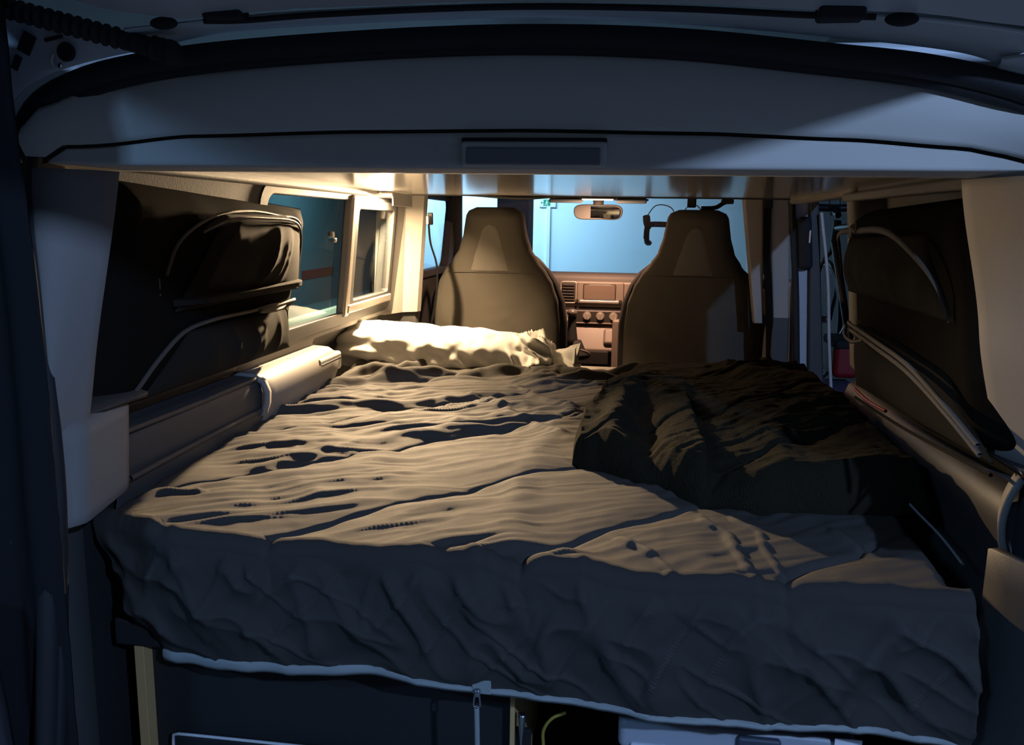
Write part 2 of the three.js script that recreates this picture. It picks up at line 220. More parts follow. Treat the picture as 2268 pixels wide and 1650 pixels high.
  put('corner_ledge', sheet(8, 4, (u, v) => [lerp(-0.70, -0.79, v), 1.335 + 0.01 * Math.sin(v * 3), lerp(0.25, 0.0, u)], 0.01), M.trimDark, wl);
  // window in the left side
  const w1 = setting('window_1', 'sliding side window in the van wall');
  put('window_frame', tumble(frameX(rrect(0.60, 1.305, 1.832, 1.738, 0.06), rrect(0.640, 1.340, 1.80, 1.712, 0.04), -0.802, 0.016), -1), M.trimDark, w1);
  put('sash_bar', tumble(box(0.035, 0.40, 0.045, -0.792, 1.527, -1.30, 0.01), -1), M.silver, w1);
  put('sash_frame', tumble(frameX(rrect(1.31, 1.345, 1.79, 1.708, 0.02), rrect(1.345, 1.375, 1.765, 1.685, 0.015), -0.800, 0.022), -1), M.trimDark, w1);
  put('sash_rail', tumble(box(0.03, 0.03, 0.5, -0.785, 1.352, -1.55, 0.006), -1), M.silver, w1);
  put('pane', tumble(box(0.004, 0.37, 0.66, -0.806, 1.527, -0.97, 0.0015), -1), M.tint, w1);
  put('pane', tumble(box(0.004, 0.31, 0.42, -0.788, 1.530, -1.555, 0.0015), -1), M.glass, w1);
  put('latch', [cyl(0.010, 0.010, 0.016, -0.775, 1.60, -1.175, [0, 0, Math.PI / 2]), box(0.01, 0.014, 0.02, -0.768, 1.583, -1.185)], M.silver, w1);
  // right side
  const wr = setting('wall_right', 'van side wall with the open sliding door');
  const mir = arm.map(([x, y]) => [-x + 0.005, y]);
  put('side_panel', tumble(box(0.04, 0.5, 1.02, 0.85, 1.54, -0.37, 0.01), 1), M.trim, wr);
  put('outer_panel', box(0.02, 0.8, 1.1, 0.93, 0.92, -0.32, 0.006), M.paint, wr);
  put('armrest', sweepZ(mir, -0.86, 0.10, 10), M.trimDark, wr);
  put('armrest_end', sheet(6, 10, (u, v) => { const y = lerp(1.16, 1.30, v); return [lerp(0.722, 0.70, u) + 0.02 * Math.pow(2 * v - 1, 2), y, lerp(0.09, 0.145, u)]; }, 0.01), M.trim, wr);
  put('rear_pillar', tumble(box(0.10, 0.5, 0.07, 0.80, 1.52, -0.92, 0.02), 1), M.trim, wr);
  put('rail_trim', box(0.03, 0.022, 1.1, 0.712, 1.724, -0.40, 0.008), M.trim, wr);
  put('sill_step', box(0.2, 0.45, 1.2, 0.83, 0.75, -1.45, 0.02), M.black, wr);
  // door opening on the right: pillar, jamb, seal, latch
  const d1 = setting('door_1', 'open sliding door frame with pillar trims and pale jamb');
  const strip = (x0, x1, y0, X0, X1, y1, z, t) => extrude([[x0, y0], [x1, y0], [X1, y1], [X0, y1]], t, 0.006).translate(0, 0, z - t);
  put('belt_cover', strip(0.662, 0.682, 1.27, 0.585, 0.650, 1.79, -2.05, 0.06), M.pillar, d1);
  put('pillar_cover', strip(0.724, 0.772, 1.297, 0.677, 0.742, 1.79, -2.0, 0.07), M.pillar, d1);
  put('pillar_base', strip(0.735, 0.80, 0.6, 0.722, 0.775, 1.292, -2.0, 0.07), M.trimDark, d1);
  put('door_seal', tube([[0.756, 1.745, -1.995], [0.79, 1.45, -1.99], [0.812, 1.2, -1.99], [0.835, 0.9, -1.99]], 0.013), M.rubber, d1);
  put('jamb', strip(0.838, 0.965, 0.6, 0.775, 0.845, 1.79, -2.02, 0.05), M.jamb, d1);
  put('jamb_flange', strip(0.905, 0.965, 0.6, 0.826, 0.846, 1.79, -1.995, 0.02), M.trimDark, d1);
  put('door_edge', tube([[0.862, 1.70, -1.96], [0.90, 1.45, -1.94], [0.925, 1.2, -1.94], [0.945, 1.03, -1.94]], 0.006), M.jamb, d1);
  put('latch', box(0.052, 0.20, 0.04, 0.815, 1.585, -1.985, 0.018, [0, 0, 0.1]), M.black, d1);
  put('latch_hook', box(0.008, 0.05, 0.012, 0.826, 1.61, -1.96, 0.003), M.silver, d1);
  put('front_door_panel', box(0.05, 0.80, 1.25, 0.90, 1.0, -2.75, 0.02), M.trimDark, d1);
  // front of the van: pillars, windscreen, front door on the other side
  const w2 = setting('window_2', 'windscreen with its pillars');
  for (const s of [-1, 1]) put('pillar', loft([[1.80, -3.1, 0.792, 0.042], [1.6, -3.29, 0.828, 0.040], [1.39, -3.5, 0.870, 0.038], [1.2, -3.52, 0.87, 0.04]].map(([y, z, x, h]) => [[x - h, z + 0.02], [x, z + 0.04], [x + h, z + 0.02], [x + h, z - 0.05], [x - h, z - 0.03]].map(p => [s * p[0], y, p[1]]))), M.trimDark, w2);
  put('header', box(1.6, 0.035, 0.08, 0, 1.80, -3.13, 0.012), M.trimDark, w2);
  put('pane', sheet(12, 8, (u, v) => { const a = 2 * u - 1; return [a * (0.74 + 0.06 * v), lerp(1.80, 1.30, v), lerp(-3.14, -3.62, v) + 0.10 * a * a]; }, 0.004), M.glass, w2);
  const w3 = setting('window_3', 'front door window beside the seat');
  put('door_panel', box(0.06, 0.82, 1.25, -0.93, 0.98, -2.75, 0.02), M.trimDark, w3);
  put('window_frame', tumble(frameX(rrect(2.1, 1.37, 3.32, 1.80, 0.03), rrect(2.18, 1.40, 3.22, 1.755, 0.05), -0.90, 0.04), -1), M.trimDark, w3);
  put('pane', tumble(box(0.004, 0.37, 1.06, -0.885, 1.575, -2.70, 0.0015), -1), M.glass, w3);
  // rear header trim
  const grooveY = x => pl([[-0.73, 1.733], [-0.71, 1.752], [-0.52, 1.771], [-0.25, 1.778], [0, 1.780], [0.25, 1.776], [0.45, 1.768], [0.60, 1.757], [0.66, 1.745], [0.70, 1.726]], x);
  const sealIn = x => pl([[-0.76, 1.72], [-0.757, 1.769], [-0.733, 1.806], [-0.668, 1.840], [-0.522, 1.863], [-0.242, 1.883], [0, 1.888], [0.212, 1.880], [0.393, 1.863], [0.539, 1.842], [0.662, 1.810], [0.735, 1.772], [0.765, 1.72]], x);
  const t1 = setting('trim_1', 'grey rear header trim above the bed');
  const zo = y => 0.13 + (1.72 - y) * 0.2;
  const corner = x => { const a = Math.abs(x) / 0.75; return 0.10 * Math.pow(Math.max(0, a - 0.80) / 0.20, 2); };
  put('header_panel', sheet(72, 10, (u, v) => { const x = lerp(-0.752, 0.757, u), a = grooveY(x) + 0.0025, b = Math.max(sealIn(x), a + 0.004); return [x, lerp(a, b, v), 0.138 + 0.012 * Math.sin(v * Math.PI * 0.8) - 0.0 + corner(x) * 0.6]; }, 0.006), M.header, t1);
  put('header_groove', sheet(72, 1, (u, v) => { const x = lerp(-0.74, 0.735, u); return [x, grooveY(x) + lerp(-0.008, 0.008, v), 0.127 + corner(x) * 0.6]; }, 0.002), M.black, t1);
  const lowY = x => 1.7215;
  put('header_lower_panel', sheet(72, 12, (u, v) => { const x = lerp(-0.728, 0.733, u), b = Math.max(grooveY(x) - 0.0025, 1.728); if (v > 0.35) { const k = (v - 0.35) / 0.65; return [x, lerp(1.7265, b, k), 0.1385 - 0.004 * k + corner(x) * 0.6]; } const k = v / 0.35, an = (1 - k) * Math.PI / 2; return [x, 1.7265 - 0.005 * Math.sin(an) + 0.0, 0.1385 - 0.07 * (1 - k) + corner(x) * 0.6 * k]; }, 0.005), M.header, t1);
  // rear pillar trims
  const t2 = setting('trim_2', 'grey rear pillar trim beside the window bag');
  const inX2 = y => pl([[1.30, -0.695], [1.40, -0.690], [1.72, -0.664]], y), sx2 = y => pl([[1.06, -0.672], [1.229, -0.683], [1.329, -0.696], [1.429, -0.713], [1.53, -0.731], [1.632, -0.749], [1.714, -0.762], [1.75, -0.764]], y);
  put('pillar_panel', sheet(10, 24, (u, v) => { const y = lerp(1.31, 1.7195, v); const x = lerp(sx2(y), inX2(y), u); return [x, y, lerp(zo(y) + 0.055, zo(y) - 0.03, u * u)]; }, 0.006), M.trim, t2);
  const t3 = setting('trim_3', 'pale rear pillar trim beside the open door side bag');
  put('pillar_panel', sheet(10, 24, (u, v) => { const y = lerp(1.325, 1.7195, v); const xi = pl([[1.32, 0.700], [1.5, 0.668], [1.72, 0.632]], y); return [xi + 0.055 * u + 0.02 * u * u, y, lerp(0.055, 0.27, u) + (1.72 - y) * 0.14]; }, 0.006), M.pillar, t3);
  put('pillar_ledge', sheet(8, 10, (u, v) => { const y = lerp(1.08, 1.325, v); return [0.735 + 0.05 * u - 0.02 * sstep(0.8, 1, v), y, lerp(0.12, 0.33, u)]; }, 0.008), M.trimDark, t3);
  put('pillar_cap', sheet(8, 4, (u, v) => [lerp(0.70, 0.80, v), 1.325, lerp(0.08, 0.33, u)], 0.008), M.trimDark, t3);
  // rubber seal round the tailgate opening, metal flange outside it
  const t4 = setting('trim_4', 'black rubber seal round the tailgate opening');
  const sealPath = [[-0.71, 0.7, 0.345], [-0.695, 1.0, 0.315], [-0.70, 1.229, 0.285], [-0.713, 1.329, 0.268], [-0.731, 1.429, 0.247], [-0.748, 1.53, 0.227], [-0.766, 1.632, 0.206], [-0.775, 1.714, 0.19], [-0.768, 1.77, 0.181], [-0.742, 1.815, 0.173], [-0.67, 1.852, 0.166], [-0.525, 1.880, 0.162], [-0.245, 1.9005, 0.157], [0, 1.906, 0.156], [0.212, 1.897, 0.158], [0.40, 1.876, 0.162], [0.55, 1.856, 0.166], [0.665, 1.825, 0.17], [0.745, 1.785, 0.18], [0.785, 1.72, 0.19], [0.79, 1.5, 0.23], [0.79, 1.2, 0.29], [0.79, 0.7, 0.34]];
  put('seal', [tube(sealPath, 0.0165, false, 220, 10), tube(sealPath.map(([x, y, z]) => [x * 0.985, y - 0.012 * sstep(1.7, 1.86, y), z - 0.012]), 0.012, false, 220, 8)], M.rubber, t4);
  const t5 = setting('trim_5', 'painted metal flange and roof gutter outside the seal');
  const top = [[-0.56, 1.893, 0.172], [-0.50, 1.905, 0.168], [-0.44, 1.915, 0.166], [-0.24, 1.925, 0.163], [0, 1.929, 0.162], [0.21, 1.917, 0.164], [0.417, 1.896, 0.168], [0.576, 1.874, 0.172], [0.62, 1.860, 0.175]];
  const gate = [[-0.545, 1.900, 0.255], [-0.46, 1.905, 0.26], [-0.374, 1.912, 0.26], [-0.267, 1.917, 0.26], [-0.005, 1.921, 0.26], [0.205, 1.914, 0.26], [0.379, 1.903, 0.26], [0.474, 1.899, 0.26], [0.61, 1.881, 0.26], [0.66, 1.87, 0.255]];
  const ca = new THREE.CatmullRomCurve3(top.map(p => V(...p))), cb = new THREE.CatmullRomCurve3(gate.map(p => V(...p)));
  put('gutter', sheet(60, 6, (u, v) => { const a = ca.getPoint(u), b = cb.getPoint(u); return [lerp(a.x, b.x, v), lerp(a.y, b.y, v) + 0.004 * Math.sin(v * Math.PI), lerp(a.z, b.z, v)]; }, 0.004), M.paint, t5);
  for (const [ia, oa] of [[[[-0.805, 1.60, 0.235], [-0.79, 1.72, 0.215], [-0.783, 1.775, 0.205], [-0.758, 1.822, 0.2], [-0.72, 1.85, 0.192], [-0.66, 1.870, 0.185], [-0.58, 1.887, 0.178], [-0.545, 1.892, 0.173]], [[-0.95, 1.58, 0.24], [-0.95, 1.75, 0.24], [-0.94, 1.88, 0.235], [-0.86, 1.95, 0.22], [-0.76, 1.944, 0.205], [-0.70, 1.926, 0.2], [-0.632, 1.912, 0.195], [-0.535, 1.896, 0.175]]], [[[0.80, 1.60, 0.235], [0.80, 1.72, 0.215], [0.79, 1.755, 0.205], [0.762, 1.80, 0.2], [0.72, 1.826, 0.19], [0.68, 1.84, 0.182], [0.62, 1.857, 0.175]], [[0.95, 1.58, 0.24], [0.95, 1.74, 0.24], [0.94, 1.80, 0.24], [0.88, 1.86, 0.235], [0.80, 1.875, 0.23], [0.70, 1.872, 0.22], [0.612, 1.864, 0.20]]]]) { const A = new THREE.CatmullRomCurve3(ia.map(p => V(...p))), B = new THREE.CatmullRomCurve3(oa.map(p => V(...p))); put('corner_metal', sheet(40, 10, (u, v) => { const a = A.getPoint(u), b = B.getPoint(u); return [lerp(a.x, b.x, v), lerp(a.y, b.y, v), lerp(a.z, b.z, v) + 0.004 * Math.sin(v * 3.1)]; }, 0.004), M.paint, t5); }
  put('grommet', [cyl(0.0125, 0.0125, 0.006, -0.668, 1.883, 0.205, [Math.PI / 2, 0, 0]), new THREE.TorusGeometry(0.0115, 0.0025, 8, 24).translate(-0.668, 1.883, 0.207)], M.rubber, t5);
  put('drain_hole', [box(0.022, 0.03, 0.004, -0.727, 1.895, 0.210, 0.002, [0, 0, -0.5]), box(0.012, 0.022, 0.004, -0.745, 1.868, 0.211, 0.002, [0, 0, -0.5]), box(0.03, 0.006, 0.004, -0.685, 1.902, 0.208, 0.002, [0, 0, 0.2])], M.rubber, t5);
  put('rivet', new THREE.SphereGeometry(0.0045, 16, 10).scale(1, 1, 0.6).translate(-0.684, 1.866, 0.200), M.chrome, t5);
  put('press_line', tube([[-0.690, 1.88, 0.205], [-0.694, 1.870, 0.204], [-0.692, 1.86, 0.202]], 0.0022), M.paint, t5);
  put('lower_jamb_shade', sheet(8, 16, (u, v) => { const y = lerp(0.5, 1.16, v); return [lerp(-0.80, -0.735, u), y, lerp(0.32, 0.16, u * u)]; }, 0.02), M.trimDark, t5);  // dark sheets here and below: shade on the lower jambs put into the colour
  put('lower_jamb_shade', sheet(8, 16, (u, v) => { const y = lerp(0.5, 1.2, v); return [lerp(0.82, 0.70, u), y, lerp(0.32, 0.16, u * u)]; }, 0.02), M.trimDark, t5);
}
// ---------------------------------------------------------------- tailgate and its fittings
{
  const t = thing('tailgate', 'open tailgate, its pale inner edge along the top over the black seal', 'tailgate', [0, 1.93, 0.28]);
  const hingeY = x => pl([[-0.82, 1.96], [-0.66, 1.945], [-0.52, 1.915], [-0.44, 1.906], [-0.374, 1.912], [-0.267, 1.917], [-0.005, 1.921], [0.205, 1.914], [0.379, 1.903], [0.474, 1.899], [0.612, 1.881], [0.72, 1.862], [0.82, 1.84]], x) - 1.928;
  put('inner_panel', sheet(40, 20, (u, v) => { const a = 2 * u - 1, x = a * (0.80 + 0.02 * v); const e = Math.pow(Math.abs(a), 8) * 0.02; return [x, hingeY(x) * (1 - sstep(0, 0.09, v)) + 0.005 * sstep(0, 0.09, v) + 0.262 * v, 1.15 * v * (1 - 0.06 * a * a)]; }, 0.03), M.paint, t);
  put('gap_seal', tube([[-0.42, -0.022, -0.012], [-0.374, -0.022, -0.014], [-0.267, -0.0165, -0.014], [-0.005, -0.011, -0.014], [0.205, -0.017, -0.014], [0.36, -0.027, -0.014], [0.44, -0.031, -0.012]], 0.004, false, 60), M.rubber, t);
  put('bumper', box(0.055, 0.022, 0.03, -0.387, -0.012, -0.008, 0.005), M.rubber, t);
  put('bumper', box(0.055, 0.022, 0.03, 0.398, -0.025, -0.008, 0.005), M.rubber, t);
  put('hinge_slot', new THREE.SphereGeometry(0.02, 16, 10).scale(1, 0.42, 0.4).translate(-0.478, -0.024, -0.012), M.black, t);
  put('hinge_slot', new THREE.SphereGeometry(0.02, 16, 10).scale(1, 0.42, 0.4).translate(0.47, -0.034, -0.012), M.black, t);
  const c = thing('cable_sleeve', 'ribbed black cable sleeve slanting across the corner from tailgate to roof', 'cable sleeve', [-0.60, 1.899, 0.245]);
  const a = V(-0.16, 0.044, 0.01), b = V(0.105, -0.022, -0.02), ax = b.clone().sub(a), L = ax.length(); const q = new THREE.Quaternion().setFromUnitVectors(V(0, 1, 0), ax.clone().normalize());
  const pts = []; for (let k = 0; k <= 120; k++) { const s = k / 120; pts.push(new THREE.Vector2(0.0135 + 0.0022 * Math.sin(s * 40 * Math.PI) * (s < 0.75 ? 1 : 0.2) + (s > 0.9 ? 0.003 : 0), s * L)); }
  put('sleeve', new THREE.LatheGeometry(pts, 20).applyQuaternion(q).translate(a.x, a.y, a.z), M.rubber, c);
  put('end_cap', new THREE.SphereGeometry(0.0175, 16, 12).translate(b.x, b.y, b.z), M.rubber, c);
  const cu = thing('side_curtain', 'black fabric curtain hanging straight down beside the tailgate seal', 'curtain', [0, 0, 0]);
  put('curtain_cloth', sheet(60, 60, (u, v) => { const y = lerp(0.25, 1.925, v), low = 1 - v; return [lerp(-0.682 + 0.016 * sstep(1.85, 1.45, y) + 0.003 * ns(y * 14, 2.2, 81), -1.05, u), y, 0.305 + 0.016 * Math.sin(u * 22 + 0.8 * low) * sstep(0, 0.12, u) + 0.010 * ns(u * 5, y * 2, 80) * sstep(0, 0.1, u) + 0.012 * Math.exp(-Math.pow((u - 0.12 - 0.1 * low) / 0.03, 2)) * sstep(0.45, 0.6, low)]; }, 0.004), M.curtain, cu);
  put('curtain_rail', tube([[-0.68, 1.925, 0.307], [-0.85, 1.926, 0.307], [-1.05, 1.926, 0.307]], 0.006), M.curtain, cu);
  const l = thing('tail_light', 'dark smoked tail light low in front of the black curtain', 'tail light', [-0.785, 0.86, 0.365]);
  put('lens', loft([...Array(9)].map((_, j) => { const y = -0.2 + 0.44 * j / 8, w = 0.074 * Math.sqrt(Math.max(0.02, 1 - Math.pow((j - 2.5) / 6, 2))); return [...Array(16)].map((_, i) => { const t = i * Math.PI / 8; return [w * sgp(Math.cos(t), 0.7), y, 0.02 + 0.022 * sgp(Math.sin(t), 0.7)]; }); })), M.lens, l);
  for (let k = 0; k < 3; k++) put('reflector', tube([[-0.04 + 0.03 * k, -0.18, 0.043], [-0.04 + 0.03 * k, 0.06, 0.044], [-0.045 + 0.02 * k, 0.13, 0.038]], 0.002), M.metal, l);
  const h = thing('header_lamp', 'unlit rectangular lamp set in the grey rear header trim', 'lamp', [0.013, 1.745, 0.142]);
  put('lamp_housing', box(0.212, 0.036, 0.016, 0, 0.001, 0, 0.005), M.header, h);
  put('lamp_lens', box(0.195, 0.024, 0.006, 0, -0.002, 0.0085, 0.003), mat([0.20, 0.20, 0.22], 0.6), h);
  put('lamp_top_shadow', box(0.212, 0.007, 0.01, 0, 0.021, -0.001, 0.003), M.black, h);  // black strip painted as the shadow along the lamp's top
}
// ---------------------------------------------------------------- lit lamps in the van
{
  const t = thing('reading_lamp', 'lit oval reading lamp above the sliding window', 'lamp', [-0.700, 1.7375, -1.545]);
  put('lamp_base', new THREE.SphereGeometry(1, 24, 12).scale(0.022, 0.010, 0.075).translate(0, 0.004, 0), M.trim, t);
  put('lamp_lens', new THREE.SphereGeometry(1, 24, 12).scale(0.017, 0.007, 0.062).translate(0.002, -0.002, 0), new THREE.MeshStandardMaterial({ color: 0xffffff, emissive: new THREE.Color().setRGB(1, 0.85, 0.6), emissiveIntensity: 3 }), t);
  areaLight(WARM, READ_NITS, 0.03, 0.11, [-0.700, 1.7265, -1.545], [-0.700, 1.0, -1.50]);
  put('lamp_light_blocker', box(0.006, 0.046, 0.25, 0.032, -0.018, -0.08, 0.002), M.trim, t);  // lip added to block the lamp's light from the far seat
  const spot = new THREE.SpotLight(new THREE.Color().setRGB(...WARM), READ_BEAM, 0, THREE.MathUtils.degToRad(33), 1, 2);   // the lens throws its beam down the bed
  spot.position.set(-0.696, 1.7215, -1.505); spot.target.position.set(-0.16, 1.1, 0.30); spot.castShadow = true; scene.add(spot, spot.target);
  const o = thing('overhead_console', 'ceiling console between the sun visors with a lit cab lamp', 'console', [-0.012, 1.77, -2.86]);
  put('console_body', box(0.19, 0.035, 0.28, 0, 0.01, 0, 0.012), M.trimDark, o);
  put('lamp_lens', box(0.15, 0.008, 0.03, 0, -0.010, 0.10, 0.003), new THREE.MeshStandardMaterial({ color: 0xffffff, emissive: new THREE.Color().setRGB(1, 0.72, 0.5), emissiveIntensity: 2.2 }), o);
  areaLight([1, 0.56, 0.34], CAB_NITS, 0.15, 0.03, [-0.012, 1.753, -2.76], [-0.012, 1.2, -2.80]);
}
// ---------------------------------------------------------------- bed: mattress, quilt, pillow, blanket
const along = [0.87, -0.49];
function quiltTop(x, z) {                                     // height of the quilt above the mattress
  const wx = x + 0.018 * ns(x * 4, z * 4, 1), wz = z + 0.018 * ns(x * 4, z * 4, 2), s = wx + wz, c = wx - wz;
  let h = 0.018;
  let d = 1; for (const k of [0.60, 0.20, -0.25, -0.71, -1.17, -1.62, -2.1]) d = Math.min(d, Math.abs(s - k) / 1.414);
  h += 0.007 * (1 - Math.exp(-Math.pow(d / 0.035, 2))) - 0.009 * Math.exp(-Math.pow(d / 0.007, 2));
  let e = 1; for (const k of [-0.45, 0.0, 0.45, 0.95, 1.4]) e = Math.min(e, Math.abs(c - k) / 1.414);
  h += 0.006 * (1 - Math.exp(-Math.pow(e / 0.05, 2)));
  for (const [x1, z1, x2, z2, w, a] of RIDGES) {
    const dx = x2 - x1, dz = z2 - z1, L = Math.hypot(dx, dz), px = x - x1 + 0.022 * ns(x * 12, z * 12, 5), pz = z - z1 + 0.034 * ns(x * 10, z * 10, 6);
    const t = (px * dx + pz * dz) / (L * L), q = (px * dz - pz * dx) / L; if (t < -0.2 || t > 1.2) continue;
    h += (z1 < -0.88 ? 0.95 : 0.72) * a * Math.exp(-Math.pow(q / (w < 0.03 ? 0.75 * w : w), 2)) * sstep(-0.2, 0.15, t) * (1 - sstep(0.85, 1.2, t)) * (0.75 + 0.5 * ns(t * 5, a * 90));
  }
  const al = x * along[0] + z * along[1], ac = x * -along[1] + z * along[0];
  const cr = (a, b, sd, p) => Math.exp(-Math.pow(ns(a, b, sd) * (2.2 + 0.8 * p), 2)), wob = 0.05 * ns(x * 5, z * 5, 18), amp = (0.45 + 1.1 * sstep(-0.15, 0.25, ns(x * 3, z * 3, 11))) * (1 + 0.4 * sstep(-0.6, -1.0, z)) * (1 - 0.5 * sstep(-0.15, -0.45, x) * sstep(-0.55, -0.2, z));
  h += amp * (0.0036 * cr(al * 1.6, (ac + 0.4 * wob) * 11, 8, 4) + 0.0042 * cr(al * 2.6 + 4, (ac + 0.4 * wob) * 24, 9, 3) + 0.0026 * cr(al * 4, (ac + 0.3 * wob) * 34, 10, 2.5) + 0.0022 * cr(x * 13 + z * 6, x * 4 - z * 9, 17, 3)) + 0.0028 * ns(x * 5, z * 5, 12) + 0.0010 * ns(x * 22, z * 22, 13);
  h += 0.004 * sstep(0.05, 0.3, ns(x * 4, z * 4, 15)) * cr((x + z) * 9, (x - z) * 4, 16, 3);
  h += 0.0035 * Math.exp(-Math.pow(d / 0.045, 2)) * ns(c * 14, s * 6, 14);
  return h;
}
const RIDGES = [
  [-0.82, -0.60, -0.45, -0.78, 0.022, 0.034], [-0.42, -0.80, -0.20, -0.99, 0.02, 0.026], [-0.80, -0.66, -0.5, -0.86, 0.02, 0.018], [-0.76, -0.93, -0.57, -1.15, 0.022, 0.030], [-0.58, -1.15, -0.20, -1.32, 0.022, 0.040],
  [-0.26, -1.28, 0.05, -1.40, 0.022, 0.026], [-0.72, -1.18, -0.50, -1.38, 0.02, 0.040], [-0.70, -1.10, -0.30, -1.22, 0.015, 0.022], [0.0, -1.36, 0.45, -1.45, 0.022, 0.022], [-0.1, -1.2, 0.2, -1.35, 0.02, 0.022], [0.1, -1.35, 0.35, -1.5, 0.02, 0.025],
  [-0.60, -0.13, -0.43, -0.40, 0.018, 0.011], [-0.42, -0.40, -0.10, -0.64, 0.02, 0.020], [-0.66, 0.04, -0.44, -0.22, 0.018, 0.006], [-0.17, -1.12, 0.09, -0.66, 0.018, 0.012], [-0.28, -0.92, 0.04, -0.50, 0.016, 0.010],
  [0.0, -0.66, -0.04, -0.20, 0.045, 0.016], [-0.04, -0.2, -0.02, 0.12, 0.04, 0.014], [-0.35, -0.35, -0.42, 0.10, 0.035, 0.006], [0.30, -0.03, 0.36, 0.20, 0.009, 0.012], [0.35, -0.06, 0.41, 0.18, 0.008, 0.009], [0.16, 0.08, 0.24, 0.21, 0.010, 0.010],
  [0.52, -0.02, 0.545, 0.08, 0.010, 0.014], [-0.70, 0.06, -0.60, 0.02, 0.014, 0.014],
];
const BEDY = 1.116;
const edgeZ = x => pl([[-0.80, 0.10], [-0.70, 0.135], [-0.55, 0.185], [-0.32, 0.18], [-0.2, 0.20], [0.2, 0.218], [0.45, 0.214], [0.7, 0.20]], x);
const hemY = x => pl([[-0.66, 0.905], [-0.60, 0.905], [-0.54, 0.915], [-0.46, 0.928], [-0.34, 0.936], [-0.234, 0.940], [-0.05, 0.938], [0.19, 0.930], [0.386, 0.926], [0.48, 0.932], [0.607, 0.922], [0.70, 0.912]], x);
function quiltPoint(u, s) {                                   // u across 0..1, s: 0..0.72 the top from the far end, on to 1 the part that hangs down
  const R = 0.022;
  if (s < 0.72) {
    const k = s / 0.72, zf = lerp(-1.46, -1.50, sstep(0.35, 0.6, u)) + 0.03 * ns(u * 9, 3);
    const x0 = pl([[-1.6, -0.80], [-1.0, -0.80], [-0.5, -0.78], [0, -0.755], [0.2, -0.74]], lerp(zf, 0.15, k)), x1 = 0.72 - 0.06 * k, x = lerp(x0, x1, u), z = lerp(zf, edgeZ(x) - R, k);
    let h = quiltTop(x, z); const far = 1 - sstep(0, 0.05, k); h += 0.012 * sstep(0, 0.04, k) * (1 - sstep(0.04, 0.09, k)) - 0.03 * far - 0.014 * sstep(0.12, 0.02, k) * sstep(0.45, 0.6, u);
    h *= 1 - 0.0 * u; const side = sstep(0.03, 0, u) + sstep(0.97, 1, u); h -= 0.045 * side; const round = sstep(0.94, 1, k);
    return [x, BEDY + h * (1 - 0.0 * round) - 0.004 * round, z];
  }
  const k = (s - 0.72) / 0.28, xTop = lerp(-0.74, 0.66, u), zE = edgeZ(xTop), yT = BEDY + quiltTop(xTop, zE - R) - 0.004;
  if (k < 0.2) { const a = k / 0.2 * Math.PI / 2; return [xTop, yT - R * (1 - Math.cos(a)), zE - R + R * Math.sin(a)]; }
  const q = (k - 0.2) / 0.8, x = lerp(xTop, lerp(-0.622, 0.672, u), q), yb = hemY(x), y = lerp(yT - R, yb, q);
  const f = sstep(0, 0.15, q);
  const fold = 0.013 * ns(x * 7 + q * 1.2, q * 1.6, 20) + 0.016 * Math.pow(clamp(1 - 2.2 * Math.abs(ns(x * 10 - q * 0.9, q * 1.3, 21))), 2) + 0.003 * ns(x * 24 + q * 2, q * 4, 22) + 0.006 * Math.pow(clamp(1 - 2.6 * Math.abs(ns(x * 15 + q * 1.5, q * 1.1 + 3, 23))), 3) + 0.006 * Math.pow(clamp(1 - 2.6 * Math.abs(ns(x * 11 - q * 2.4, q * 1.6 + 8, 24))), 3) + 0.010 * Math.exp(-Math.pow((x - 0.43 - 0.14 * (1 - q)) / 0.02, 2)) - 0.03 * Math.exp(-Math.pow((x - 0.57) / 0.07, 2) - Math.pow((q - 0.85) / 0.3, 2));
  return [x, y, zE + 0.012 * Math.sin(q * Math.PI) + f * fold * (1 - 0.55 * sstep(0.75, 1, q)) - 0.03 * q * q * 0];
}
